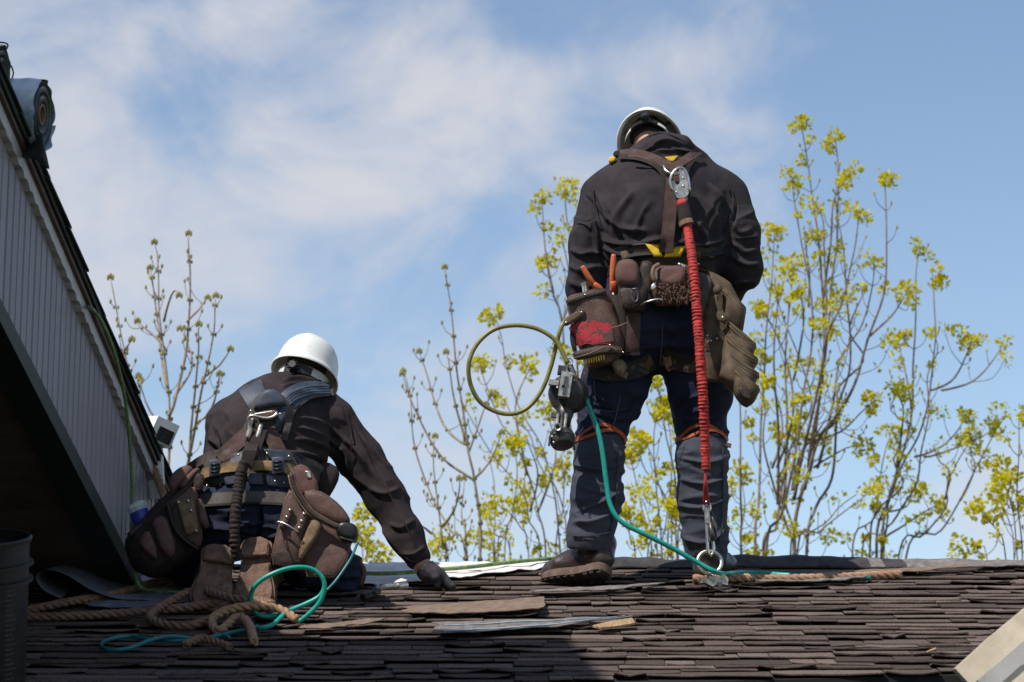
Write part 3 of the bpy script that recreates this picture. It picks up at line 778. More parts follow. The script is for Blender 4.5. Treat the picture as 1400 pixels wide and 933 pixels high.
# ------------------------------------------------------------------ small porch gable bottom right
def build_porch():
    Y = 7.4
    t = empty('porch', P(1500, 1000, Y), 'corner of a pale porch gable with cream trim at bottom right', 'porch')
    a0, a1 = P(1306, 914, Y), P(1328, 938, Y); b0, b1 = P(1800, 502, Y), P(1819, 528, Y)
    m0, m1 = P(1352, 872, Y), P(1373, 898, Y)
    g = G(); poly = [[a0, m0, b0], [a1, m1, b1]]
    g.slab(poly, (0, .05, 0)); g.out('rake_trim', M['cream'], t)
    w0, w1 = P(1347, 921, Y + .12), P(1800, 536, Y + .12)
    G().prism([w0, w1, Vector((w1.x, w1.y, 0)), Vector((w0.x, w0.y, 0))], (0, .12, 0)).out('wall', M['render'], t)
    q0, q1, q2, q3 = P(1366, 938, Y + .03), P(1800, 790, Y + .03), P(1800, 980, Y + .03), P(1366, 980, Y + .03)
    G().prism([q0, P(1400, 908, Y + .03), q1, q2, q3], (0, .06, 0)).out('ledge', M['cream'], t)
build_porch()

# ------------------------------------------------------------------ trees
def leafcluster(g, c, r, n, rng, sz=.034):
    for _ in range(n):
        d = Vector((rng.gauss(0, 1), rng.gauss(0, 1), rng.gauss(0, .8))).normalized() * r * rng.uniform(.25, 1.)
        p = c + d; a = (d.normalized() + Vector((rng.uniform(-.6, .6), rng.uniform(-.6, .6), rng.uniform(-.3, .7)))).normalized()
        b = a.orthogonal().normalized(); b = (b * math.cos(rng.random() * 6.3) + a.cross(b) * math.sin(rng.random() * 6.3)); l = sz * rng.uniform(.6, 1.3); w = l * .42
        nrm = a.cross(b) * l * .15
        g.add([p, p + a * l * .45 + b * w + nrm, p + a * l, p + a * l * .45 - b * w + nrm], [(0, 1, 2), (0, 2, 3)])
def tree(name, label, Y, stems, seed, leafy=1.0, base=None, bark='bark', group='young trees behind the ridge', r0=.03, tw=1.0):
    rng = random.Random(seed)
    nmain = len(stems)
    if leafy:                                            # finer stems crowding behind the main ones
        ex = []
        for st in stems:
            for _ in range(1 if len(st) > 3 else 0):
                dx = rng.choice((-1, 1)) * rng.uniform(12, 42); k = rng.uniform(.55, .9); b = st[0]
                ex.append([(b[0] + dx * .5 + (x - b[0]) * rng.uniform(.7, 1.15) + dx * (i / len(st)), b[1] + (y - b[1]) * k) for i, (x, y) in enumerate(st)])
        stems = stems + ex
    if base is None: base = stems[0][0]
    b0 = P(base[0], base[1], Y); root = Vector((b0.x, b0.y, 0))
    t = empty(name, root, label, 'tree', group)
    fol = G(); tws = G()
    first = True
    for si, st in enumerate(stems):
        yo = rng.uniform(-.5, .5) if si else 0
        pts = []
        for k, (x, y) in enumerate(st): pts.append(P(x, y, Y + yo * min(1, k / 2)))
        if st[0][1] > 735 or si == 0:                      # comes up from behind the ridge: carry it down to the ground
            low = pts[0]; mid = low.lerp(root, .45); mid.x = low.x + (root.x - low.x) * .25
            pts = [root + Vector((rng.uniform(-.08, .08), rng.uniform(-.08, .08), 0)), mid] + pts
        q = resample(spl(pts, 6), .06); n = len(q); ln = n * .06
        for i in range(1, n - 1):
            w = Vector(q[i]); q[i] += np.array(noise.noise_vector(w * 2.2 + Vector((seed, si, 0)))) * .018
        rb = (r0 if si == 0 else min(r0 * .8, .007 + ln * .0042)) * .60
        rad = [rb * (1 - i / (n - 1)) ** .8 + .003 for i in range(n)]
        G().tube([Vector(v) for v in q], rad, 7).out('trunk' if si == 0 else 'branch', M[bark], t, True)
        # twigs in opposite pairs
        vis0 = 2.2 if pts[0].z < .1 else .15
        d = vis0 + rng.uniform(0, .3)
        while d < ln - .08:
            i = int(d / .06); p = Vector(q[i]); T = Vector(q[min(i + 1, n - 1)]) - Vector(q[i - 1]); T.normalize()
            az = rng.random() * 6.28; up = d / ln
            for s in (0, 1):
                if rng.random() < .35: continue
                o = T.orthogonal().normalized(); o = (o * math.cos(az + s * math.pi) + T.cross(o) * math.sin(az + s * math.pi))
                L_ = tw * rng.uniform(.05, .16) if rng.random() < .55 else tw * rng.uniform(.16, .5) * (1.15 - up)
                e = p + o * L_ * .7 + T * L_ * .35 + Vector((0, 0, L_ * .55)); m_ = p + o * L_ * .45 + T * L_ * .2 + Vector((0, 0, L_ * .12))
                tws.tube([Vector(v) for v in spl([p, m_, e], 3)], [.0034, .0031, .0029, .0027, .0025, .0023, .002], 5)
                if leafy and rng.random() < (.50 if si < nmain else .18) * leafy:
                    leafcluster(fol, e, rng.uniform(.02, .075) * (1 if L_ > .1 else .7), rng.randint(12, 40), rng)
                    if L_ > .25 and rng.random() < .5: leafcluster(fol, m_, .03, 5, rng)
                else:
                    fol.ball(e, (.008, .008, .016), 6, 5)
                    if L_ > .2:
                        for w in (-1, 1): fol.ball(m_.lerp(e, .6) + o * .014 * w, (.006, .006, .011), 5, 4)
            if not leafy:
                for s in (-1, 1): fol.ball(p + T.orthogonal().normalized() * s * .016, (.008, .008, .014), 5, 4)
            d += rng.uniform(.10, .24)
        tip = Vector(q[-1])
        if leafy:
            for _ in range(3 if si < nmain else 1): leafcluster(fol, tip + Vector((rng.uniform(-.06, .06), rng.uniform(-.06, .06), rng.uniform(-.08, .04))), rng.uniform(.035, .07), int(34 * leafy) + 3, rng)
        else:
            for s in (-1, 0, 1): fol.ball(tip + Vector((.014 * s, 0, .012 - .01 * abs(s))), (.009, .009, .02), 6, 5)
    if tws.V: tws.out('twigs', M[bark], t, True)['kind'] = 'stuff'
    if fol.V: fol.out('foliage' if leafy else 'buds', M['leaf'] if leafy else M['bud'], t)['kind'] = 'stuff'
def build_trees():
    tree('maple_tree', 'tall maple with yellow green leaf clusters, right of the standing roofer', 18.0, [
        [(1085, 768), (1093, 683), (1109, 632), (1122, 523), (1126, 450), (1120, 344), (1109, 267), (1098, 195), (1093, 164)],
        [(1093, 683), (1115, 600), (1130, 470), (1137, 377), (1144, 315), (1146, 231), (1142, 191)],
        [(1124, 420), (1134, 340), (1140, 275), (1160, 238)],
        [(1105, 640), (1120, 540), (1129, 464), (1153, 410), (1168, 344), (1173, 293)],
        [(1100, 670), (1117, 603), (1146, 567), (1171, 523), (1189, 460), (1208, 402), (1213, 340), (1209, 260), (1208, 242)],
        [(1090, 760), (1118, 728), (1146, 705), (1175, 685), (1200, 664)],
        [(1189, 460), (1222, 430), (1245, 390)],
        [(1033, 768), (1038, 687), (1040, 600), (1047, 457), (1055, 373), (1059, 313)],
        [(1048, 768), (1069, 705), (1087, 625), (1097, 541), (1112, 470), (1108, 400), (1086, 285), (1083, 242)],
        [(1080, 735), (1058, 669), (1044, 607), (1048, 560), (1040, 520)],
        [(1072, 690), (1075, 560), (1073, 468), (1084, 395), (1083, 356)],
        [(1117, 603), (1150, 590), (1180, 560), (1196, 548)],
        [(1112, 640), (1160, 612), (1182, 610)], [(1062, 640), (1085, 560), (1070, 480), (1040, 420)], [(1085, 520), (1098, 440), (1092, 390)]],
         11, 1.0, r0=.036)
    tree('maple_tree', 'spreading maple with long curved limbs near the right edge', 18.8, [
        [(1198, 768), (1215, 687), (1233, 625), (1246, 559), (1250, 486), (1251, 424), (1253, 375), (1259, 338)],
        [(1204, 768), (1226, 658), (1255, 596), (1271, 534), (1280, 468), (1277, 424), (1275, 374)],
        [(1271, 534), (1302, 519), (1324, 479), (1330, 458)],
        [(1237, 768), (1284, 727), (1313, 683), (1331, 647), (1361, 588), (1364, 566)],
        [(1313, 683), (1332, 640), (1328, 621), (1330, 602)], [(1250, 625), (1284, 610), (1310, 585), (1321, 563)],
        [(1246, 559), (1236, 505), (1228, 462)], [(1165, 768), (1193, 712), (1205, 640), (1218, 595)],
        [(1215, 700), (1240, 690), (1246, 670)], [(1210, 735), (1246, 712), (1284, 690)], [(1225, 640), (1235, 560), (1222, 535)]],
         12, 1.0, r0=.032)
    tree('maple_tree', 'small bushy maple cut off by the right edge above the ridge', 17.0, [
        [(1375, 776), (1357, 720), (1335, 683)], [(1386, 776), (1379, 712), (1364, 676)], [(1397, 776), (1392, 690), (1393, 625), (1393, 576)],
        [(1352, 776), (1332, 758), (1320, 746)], [(1390, 740), (1378, 690), (1382, 655)], [(1404, 776), (1420, 700), (1425, 600)], [(1386, 700), (1362, 640)]], 13, 1.1, r0=.02)
    tree('bare_tree', 'bare budding tree left of the hose loop', 17.0, [
        [(658, 776), (648, 657), (638, 612), (628, 531), (618, 446), (611, 390), (608, 366)],
        [(648, 657), (606, 627), (575, 572), (560, 541), (550, 512)], [(637, 608), (606, 582), (585, 516), (573, 481)],
        [(636, 606), (621, 552), (613, 496), (610, 482)], [(648, 655), (671, 627), (686, 592)],
        [(636, 776), (616, 728), (590, 678), (568, 612), (560, 552), (551, 508)], [(612, 776), (606, 748), (593, 652), (595, 597)],
        [(640, 776), (630, 700), (634, 655)], [(604, 720), (622, 690), (628, 655)], [(590, 730), (568, 715), (556, 690)], [(640, 620), (660, 560), (672, 540)]], 14, 0, bark='barkpale', r0=.030, tw=.8)
    tree('maple_tree', 'leafing maple behind the olive hose loop and the hanging nail gun', 18.5, [
        [(747, 776), (735, 700), (721, 652), (700, 600), (681, 572), (656, 495)],
        [(767, 776), (747, 632), (711, 562), (692, 500), (686, 466), (674, 432)], [(790, 640), (777, 560), (770, 440), (757, 400), (745, 340), (740, 272)],
        [(770, 440), (785, 380), (776, 300), (774, 256)], [(676, 776), (668, 720), (660, 690)], [(690, 776), (700, 700), (706, 640), (700, 600)],
        [(725, 776), (712, 720), (680, 690)], [(700, 776), (680, 735), (655, 725)], [(735, 700), (752, 660), (760, 620), (748, 560)],
        [(760, 776), (770, 700), (774, 640)], [(757, 406), (748, 350)], [(616, 776), (608, 752), (604, 742)], [(720, 650), (705, 560), (725, 500)], [(680, 776), (690, 730), (712, 690)]], 15, 1.1, r0=.018)
    tree('maple_tree', 'leafing maple seen between the standing legs', 17.6, [
        [(939, 776), (922, 710), (904, 670), (880, 640), (872, 600)], [(926, 776), (926, 666), (910, 600), (904, 559), (896, 507)],
        [(892, 776), (887, 730), (870, 660), (861, 620)], [(905, 776), (900, 690), (895, 600), (905, 540)], [(870, 776), (862, 740), (855, 700)], [(912, 776), (918, 640), (912, 560)],
        [(1010, 776), (1018, 690), (1008, 640)], [(885, 776), (905, 740), (912, 700)]], 16, 1.1, r0=.022)
    tree('bare_tree', 'bare budding tree rising behind the kneeling roofer, left', 16.0, [
        [(232, 660), (230, 547), (227, 516), (223, 454), (217, 396), (211, 332)], [(231, 570), (242, 532), (254, 485), (257, 435), (261, 370), (258, 320)],
        [(229, 530), (221, 493), (213, 435), (205, 367)], [(252, 660), (265, 593), (277, 524), (288, 478), (294, 447), (295, 405)],
        [(258, 640), (271, 493), (272, 444)], [(280, 515), (300, 500), (315, 478)], [(256, 440), (272, 425), (284, 408)], [(228, 480), (212, 460), (188, 440)],
        [(231, 600), (205, 560), (192, 520)], [(268, 580), (290, 560), (300, 512)], [(224, 440), (236, 400), (245, 405)], [(238, 545), (262, 500), (246, 450)]], 17, 0, base=(232, 660), bark='barkpale', r0=.030, tw=.8)
    tree('bare_tree', 'thin bare sapling beside the rake of the left house', 15.5, [
        [(188, 620), (183, 540), (172, 493), (163, 451), (155, 404), (151, 380)], [(178, 515), (168, 480), (142, 450)], [(186, 580), (190, 530), (189, 515)], [(170, 480), (180, 465)]], 18, 0, base=(188, 620), bark='barkpale', r0=.012, tw=.5)
    tree('maple_tree', 'low leafing sapling showing under the kneeling roofer’s outstretched arm', 17.0, [
        [(500, 782), (498, 735), (494, 704)], [(503, 782), (506, 748), (516, 752)], [(495, 782), (489, 730), (488, 716)]], 19, .9, r0=.01, tw=.4)
build_trees()
# ================================================================== people
def headmat(px, py, Y, bow, roll, yaw):
    """hat frame: origin in the centre of the rim, +y where the face looks, +z crown"""
    return Matrix.Translation(P(px, py, Y)) @ Matrix.Rotation(math.radians(roll), 4, 'Y') @ Matrix.Rotation(math.radians(yaw), 4, 'Z') @ Matrix.Rotation(-math.radians(bow), 4, 'X')
def head_sdf(s, H, k=.015):
    R3 = H.to_3x3(); p = lambda x, y, z: H @ Vector((x, y, z))
    s.ell(p(0, -.012, .035), (.074, .095, .098), R3, k)
    s.ell(p(0, .03, -.045), (.062, .066, .085), R3, .03)
    s.ell(p(0, .07, -.105), (.036, .03, .026), R3, .03)
    s.cone(p(0, .088, -.012), p(0, .112, -.05), .010, .016, .012)          # nose
    s.ell(p(0, .088, -.082), (.026, .012, .010), R3, .010)                   # mouth
    for x in (-1, 1):
        s.ell(p(.031 * x, .082, -.010), (.014, .010, .010), R3, .006)        # eyes
        s.cone(p(.018 * x, .088, .008), p(.045 * x, .078, .008), .009, .008, .012)
        s.ell(p(.076 * x, -.005, -.025), (.010, .019, .032), R3, .006)       # ears
    return s
def hand_sdf(s, w, dirn, back, size=1., curl=.5, thumb=1, k=.008):
    """palm and five fingers of unequal length, curled towards the palm side"""
    dirn = Vector(dirn).normalized(); back = Vector(back); back = (back - dirn * back.dot(dirn)).normalized(); sd = dirn.cross(back) * thumb
    w = Vector(w); fing = []
    for x, l in ((-.030, .92), (-.010, 1.03), (.011, .97), (.030, .78)):
        k0 = w + dirn * .088 * size - sd * (-x) * size + back * .004
        s.cone(w + dirn * .015, k0, .019 * size, .0125 * size, .014)
        q = k0; d = dirn.copy(); ch = [(q, .0105 * size)]
        for j, sl in enumerate((.042, .027, .021)):
            d = (d - back * curl * (.55 + .5 * j)).normalized(); q = q + d * sl * l * size; ch.append((q, (.0095, .0088, .0075)[j] * size))
        s.chain(ch, .004); fing.append(ch)
    t0 = w + dirn * .030 - sd * .026; t1 = w + dirn * .062 - sd * .052 - back * .012; t2 = w + dirn * .088 - sd * .056 - back * .026
    s.cone(w + dirn * .012 - sd * .012, t0, .018 * size, .014 * size, .012); s.chain([(t0, .0135 * size), (t1, .0115 * size), (t2, .0085 * size)], .006)
    return s
def hard_hat(label, H, Yc, knobx=.0):
    c = H @ Vector((0, 0, 0)); A, B, Hh = .124, .150, .150
    prof = [(1.10, -.012), (1.115, -.008), (1.105, -.003), (1.02, .010), (1.0, .022), (.985, .045), (.94, .075), (.86, .102), (.73, .126), (.54, .142), (.3, .150), (.02, .152)]
    inn = [(.02, .147), (.29, .145), (.525, .137), (.71, .121), (.84, .098), (.92, .072), (.963, .045), (.978, .020), (1.00, .006), (1.085, -.007)]
    V = []; F = []; n = 56; al = prof + inn
    for (r, z) in al:
        for k in range(n):
            a = 2 * math.pi * k / n; x = math.cos(a); y = math.sin(a); rr = r
            peak = 0.0
            if r > 1.0 and y > 0: peak = .30 * y ** 3 * (r - 1.0) / .11
            dz = -.012 * (y ** 2) * (1 if r > .95 else 0) + (-.004 * y if r > 1.0 else 0)
            ridge = .004 * math.exp(-((x * r) / .16) ** 2) * (1 if z > .06 else 0)
            V.append(H @ Vector((A * (rr + peak * .35) * x, B * (rr + peak * .75) * y, z + dz + ridge)))
    for i in range(len(al) - 1):
        for k in range(n): F.append((i * n + k, i * n + (k + 1) % n, (i + 1) * n + (k + 1) % n, (i + 1) * n + k))
    F.append(tuple((len(prof) - 1) * n + k for k in range(n)))
    hat = mesh('hard_hat', np.array([tuple(v) for v in V]), F, M['shell'], None, True, 50); tag(hat, label, 'hard hat', 'white hard hats worn by the two roofers')
    # suspension: headband ring, ratchet housing and knob at the back, crown straps, rivets
    def ringband(z, h, a0, a1, m, nm, r=.80, th=.004):
        top = []
        for zz in (z - h / 2, z + h / 2):
            top.append([H @ Vector((A * r * math.cos(t), B * r * math.sin(t), zz - .02 * max(0, -math.sin(t)))) for t in np.linspace(a0, a1, 34)])
        return G().slab(top, (0, th, 0)).out(nm, m, hat, True, 40)
    R_ = math.radians
    ringband(-.020, .030, R_(-68), R_(248), M['plasticw'], 'headband', .79)
    ringband(-.030, .030, R_(-158), R_(-122), M['plasticw'], 'headband_tab', .83); ringband(-.030, .026, R_(-66), R_(-36), M['plasticw'], 'headband_tab', .83)
    ringband(-.030, .036, R_(-122), R_(-58), M['black'], 'ratchet_housing', .85, .012)
    kc = H @ Vector((knobx, -B * .90, -.050)); kd = (H.to_3x3() @ Vector((0, -1, -.1))).normalized()
    g = G(); Q = kd.to_track_quat('Z', 'Y').to_matrix().to_4x4()
    g.lathe([(.001, .024), (.014, .024), (.018, .019), (.018, .004), (.021, 0), (.021, -.012)], Matrix.Translation(kc) @ Q, 18)
    for k in range(9):
        a = 2 * math.pi * k / 9; g.box(kc + Q.to_3x3() @ Vector((.0195 * math.cos(a), .0195 * math.sin(a), .010)), (.004, .004, .013), Q.to_3x3())
    g.out('ratchet_knob', M['black'], hat, True, 40)
    for a in (25, 90, 155, 205, 335):
        ca, sa = math.cos(R_(a)), math.sin(R_(a))
        tp = [[H @ Vector((A * .93 * r * ca - .009 * s_ * sa, B * .93 * r * sa + .009 * s_ * ca, .035 + .10 * math.sqrt(max(0, 1 - r * r)))) for s_ in (-1, 1)] for r in np.linspace(.97, 0, 9)]
        G().slab(tp, (0, .002, .001)).out('crown_strap', M['plasticw'], hat, True)
    for a in (200, 340, 20, 160):
        G().ball(H @ Vector((A * 1.0 * math.cos(R_(a)), B * 1.0 * math.sin(R_(a)), .012)), .004, 8, 6).out('rivet', M['metal'], hat, True)
    return hat
def boot_part(parent, heel, toe, up, hgt, m, ms, shaft_to, shr=.058, scl=1.):
    """leather boot along heel>toe with the sole plane's normal up, plus a lugged sole"""
    heel, toe, up = Vector(heel), Vector(toe), Vector(up).normalized(); f = (toe - heel); L_ = f.length; f.normalize(); sd = f.cross(up).normalized(); up = sd.cross(f).normalized()
    q = lambda a, b, c: heel + f * a * L_ + sd * b + up * c
    pts = [(q(.12, 0, .05), .08), (q(.9, 0, .04), .08), (Vector(shaft_to), .09), (q(.2, 0, .12), .09)]; hs = min(scl, 1.3)
    s = SDF(pts, .03, .005)
    s.cone(q(.13, 0, .055 * hs), q(.40, .0, .060 * hs), .040 * hs, .046 * hs, .02); s.cone(q(.40, 0, .060 * hs), q(.72, 0, .048 * hs), .046 * hs, .049 * hs, .02); s.cone(q(.72, 0, .048 * hs), q(.88, 0, .045 * hs), .049 * hs, .042 * hs, .02)
    s.cone(q(.17, 0, .06 * hs), q(.20, 0, .12 * hs), .044 * hs, .048 * hs, .02); s.cone(q(.20, 0, .12 * hs), shaft_to, .048 * hs, shr, .03)
    s.cone(q(.62, 0, .075 * hs), q(.3, 0, .115 * hs), .034 * hs, .04 * hs, .03)
    s.cut(q(0, 0, .018), -up)
    V, F = s.mesh(); V = relax(V, F, 2); N = vnormals(V, F)
    V = V + N * (.004 * (vnoise(V * 45) - .5) + .006 * (vnoise(V * 20 + 4) - .5))[:, None]
    b = mesh('boot', V, F, M[m], parent, True)
    # sole outline
    out = []
    for a, w in ((0.0, .022), (.03, .034), (.12, .040), (.3, .036), (.45, .038), (.62, .047), (.78, .050), (.9, .042), (.98, .022)): out.append((a, w))
    out[:3] = [(0., .010), (.025, .028), (.09, .039)]; out = [(a, w * scl) for a, w in out]
    ring = [(a, w) for a, w in out] + [(a, -w) for a, w in reversed(out)]
    ring = [tuple(v) for v in spl(ring, 4, True)]
    g = G(); tops = [q(a, w, .026) for a, w in ring]; mids = [q(a, w * 1.04, .010) for a, w in ring]; bots = [q(a, w * 1.0, -.006 + .012 * max(0, (a - .8) / .2)) for a, w in ring]
    n = len(ring); g.add(tops + mids + bots, [tuple(range(n - 1, -1, -1))] + [(r * n + i, r * n + (i + 1) % n, (r + 1) * n + (i + 1) % n, (r + 1) * n + i) for r in (0, 1) for i in range(n)] + [tuple(2 * n + i for i in range(n))])
    so_ = g.out('sole', M[ms], b, False, 30)
    if ms == 'sole': so_.data.materials.append(M['soledark']); so_.data.polygons[len(so_.data.polygons) - 1].material_index = 1
    Mx = Matrix((f, sd, up)).transposed(); wd = lambda a: np.interp(a, [o[0] for o in out], [o[1] for o in out])
    if ms == 'sole2':                                    # worn smooth sole: heel block and forefoot pad with a dark step between
        for a0, a1, hg in ((.005, .27, .026), (.36, .985, .015)):
            q0 = [(a, wd(a) * .93) for a in np.linspace(a0, a1, 9)]; rg = q0 + [(a, -w) for a, w in reversed(q0)]; n2 = len(rg); V = []
            for k, (sc, dp) in enumerate(((1., -.004), (.97, -.006 - hg * .8), (.86, -.006 - hg), (.45, -.005 - hg), (.01, -.004 - hg))):
                ca = (a0 + a1) / 2
                for (a, w) in rg:
                    v = q(ca + (a - ca) * (sc if sc < .95 else 1), w * sc, dp); V.append(v + up * .004 * noise.noise(v * 30) + sd * .002 * noise.noise(v * 60))
            F_ = [(k * n2 + i, k * n2 + (i + 1) % n2, (k + 1) * n2 + (i + 1) % n2, (k + 1) * n2 + i) for k in range(4) for i in range(n2)]
            mesh('heel_block' if a0 < .1 else 'sole_pad', np.array([tuple(v) for v in V]), F_, M['sole2'], b, True, 40)
        return b
    g = G(); rng = random.Random(2)
    for i in range(10):
        a = .05 + i * .098
        if .30 < a < .42: continue
        w = wd(a)
        hg = .014 if a < .3 else .009
        for sx in (-1, 1):
            g.box(q(a, sx * w * .62, -.006 - hg * .35 + .012 * max(0, (a - .8) / .2)), (L_ * .062, w * .66, hg), Mx)
    g.box(q(.15, 0, -.008), (L_ * .26, .05, .012), Mx)
    g.out('tread_lugs', M['soledark'], b, False)
    return b

def tube_ruched(name, pts, r, m, parent, amp=.12, wl=.013, n=14, step=.0022):
    p = resample(spl([tuple(q) for q in pts], 8), step); L_ = len(p); rs = []
    rn = random.Random(4); ph = 0; amp0 = amp
    for i in range(L_):
        ph += 2 * math.pi * step / (wl * (1 + .35 * noise.noise(Vector((i * step * 30, 0, 3.3)))))
        amp = amp0 * (.35 + 1.3 * abs(noise.noise(Vector((i * step * 14, 9.1, 0)))) * 1.6)
        rs.append(r * (1 + amp * (abs(math.sin(ph / 2)) * 2 - 1) + .10 * noise.noise(Vector((i * step * 40, 1.7, 0)))))
    g = G().tube([Vector(q) for q in p], rs, n)
    V = np.array(g.V); k = np.arange(len(V)) % n
    nz = np.array([noise.noise(Vector(v) * 90) for v in V]); cen = np.repeat(p, n, 0); V = cen + (V - cen) * (1 + .20 * nz[:, None])
    return mesh(name, V, g.F, m, parent, True)

def standing_roofer():
    Y = 10.1
    hipL, hipR = P(860, 450, 10.10), P(954, 452, 10.10)
    kneeL, kneeR = P(822, 594, 10.10), P(959, 592, 10.17)
    ankL, ankR = P(807, 736, 10.05), P(966, 768, 10.19)
    hemL, hemR = P(805, 738, 10.04), P(966, 762, 10.18)
    H = headmat(889, 199, 10.30, 53, -8, -12)
    # ---- skin body, one continuous surface
    elL, elR = P(801, 395, 10.12), P(1013, 368, 10.14); wrL, wrR = P(842, 432, 10.40), P(962, 425, 10.40)
    shL, shR = P(822, 262, 10.18), P(993, 264, 10.18)
    s = SDF([(P(905, 150, 10.45), .1), (P(760, 300, 10.1), .1), (P(1050, 300, 10.1), .1), (ankL, .1), (ankR, .1), (P(905, 400, 10.6), .05), (P(905, 400, 9.9), .05)], .03, .0065)
    head_sdf(s, H); s.cone(H @ Vector((0, -.035, -.03)), P(905, 238, 10.16), .058, .066, .03)
    s.chain([(P(905, 240, 10.16), .10), (P(905, 290, 10.12), .19), (P(905, 380, 10.12), .165), (P(906, 430, 10.12), .165)], .05, .62)
    s.chain([(shL, .06), (elL, .048), (wrL, .030)], .03); s.chain([(shR, .06), (elR, .048), (wrR, .030)], .03); s.cone(shL, shR, .06, .06, .05)
    hand_sdf(s, wrL, (P(880, 425, 10.52) - wrL), (-.3, .2, 1), curl=.55, thumb=-1); hand_sdf(s, wrR, (P(925, 420, 10.52) - wrR), (.3, .2, 1), curl=.55, thumb=1)
    for h, k, a in ((hipL, kneeL, ankL), (hipR, kneeR, ankR)):
        s.chain([(h, .098), (k, .062), (k.lerp(a, .35) + Vector((0, -.012, 0)), .060), (a, .042)], .03)
    footL = (P(817, 786, 9.985), P(757, 793, 10.19)); footR = (P(958, 792, 10.13), P(992, 782, 10.37))
    upL = (RN + Vector((.06, .75, 0))); hL, tL = P(831, 782, 9.975), P(743, 800, 10.19); fL = (tL - hL).normalized(); upL = (upL - fL * upL.dot(fL)).normalized()
    s.chain([(P(808, 736, 10.05), .040), (hL.lerp(tL, .2) + upL * .085, .034), (hL.lerp(tL, .75) + upL * .055, .028)], .02)
    s.chain([(ankR, .042), (footR[0].lerp(footR[1], .2) + Vector((0, 0, .05)), .036), (footR[0].lerp(footR[1], .8) + Vector((0, 0, .04)), .03)], .02)
    V, F = s.mesh(); V = relax(V, F, 1)
    me = mesh('person', V, F, M['skin'], None, True)
    tag(me, 'standing roofer seen from behind in dark hooded sweatshirt, navy trousers and brown boots', 'person', 'roofers at work')
    # hair
    s = SDF([(H @ Vector((0, 0, .03)), .13)], .02, .005); s.ell(H @ Vector((0, -.018, .038)), (.079, .096, .098), H.to_3x3(), .01); s.ell(H @ Vector((0, -.05, -.03)), (.062, .05, .05), H.to_3x3(), .03)
    s.cut(H @ Vector((0, .055, 0)), H.to_3x3() @ Vector((0, 1, .3))); s.cut(H @ Vector((0, 0, -.036)), H.to_3x3() @ Vector((0, .3, -1)))
    V, F = s.mesh(); N = vnormals(V, F); V = V + N * (.006 * (vnoise(V * 90) - .5))[:, None]; mesh('hair', V, F, M['hair'], me, True)
    # ---- trousers
    s = SDF([(P(905, 350, 10.1), .25), (hemL, .12), (hemR, .12), (P(800, 500, 10.1), .1), (P(1010, 500, 10.1), .1)], .03, .0055)
    s.chain([(P(905, 350, 10.12), .205), (P(905, 412, 10.11), .215), (P(906, 446, 10.11), .19)], .05, .66)
    s.ell(P(868, 448, 10.05), (.13, .12, .14), None, .05); s.ell(P(946, 450, 10.05), (.13, .12, .14), None, .05)
    s.chain([(hipL, .142), (hipL.lerp(kneeL, .55), .124), (kneeL, .096)], .05); s.chain([(hipR, .142), (hipR.lerp(kneeR, .55), .120), (kneeR, .098)], .05)
    s.chain([(kneeL, .092), (P(819, 628, 10.07), .094), (P(816, 680, 10.05), .096), (P(808, 725, 10.04), .086), (hemL, .088)], .025)
    s.chain([(kneeR, .095), (P(960, 628, 10.14), .100), (P(961, 680, 10.15), .097), (P(965, 735, 10.17), .084), (hemR, .078)], .025)
    s.cut(P(905, 338, 10.1), (0, 0, 1))
    pL, pR = P(805, 753, 10.04), P(966, 769, 10.18); nn = (pR - pL).cross(Vector((0, 1, .12))); nn = nn if nn.z < 0 else -nn; s.cut(pL, nn)
    V, F = s.mesh(); V = relax(V, F, 2)
    wr = [(776, 606, 866, 742, 10, 9.5, .0055, 6.5), (918, 606, 1008, 760, 4, 10.5, .0055, 7), (780, 515, 900, 604, 18, 14, .006, 4.5), (905, 500, 1012, 604, -18, 14, .006, 4.5), (820, 430, 1000, 515, 0, 12, .008, 5)]
    st = [([(788, 700), (815, 690), (848, 672)], 4, .010), ([(783, 715), (815, 712), (845, 695)], 4, .010), ([(930, 655), (965, 662), (1000, 650)], 3.5, .008), ([(928, 690), (960, 694), (998, 680)], 3.5, .008), ([(935, 735), (965, 742), (995, 722)], 4, .010),
          ([(786, 636), (815, 642), (850, 634)], 3.5, .008), ([(926, 625), (965, 632), (1000, 624)], 3.5, .008), ([(850, 590), (872, 560), (884, 530)], 5, .010), ([(800, 560), (840, 572), (868, 570)], 5, .008), ([(915, 560), (945, 575), (985, 568)], 5, .008)]
    V = folds(V, F, st, .005, wr); 
    # open the hems: drop what lies under the hem line
    tro = mesh('trousers', V, F, M['navy'], me, True); bt = bvh_of(V, F)
    tro.data.materials.append(M['navydustlit']); zk = kneeL.z - .02
    zc = V[F].mean(1)[:, 2]; tro.data.polygons.foreach_set('material_index', (zc < zk).astype(np.int32))  # paler below the knee: dust, with bag shade painted into the thighs
    for pth in ([(848, 540), (842, 570), (836, 588)], [(846, 612), (844, 660), (840, 705), (832, 735)], [(988, 612), (990, 660), (988, 710), (984, 745)], [(780, 728), (800, 733), (834, 728)], [(940, 752), (962, 757), (988, 751)], [(906, 440), (905, 470), (902, 500)], [(820, 560), (836, 563), (858, 558)], [(812, 520), (814, 548)]):
        strap('seam', pth, 1.8, bt, M['navydustlit'], tro, .0028, .003, 3, 2)
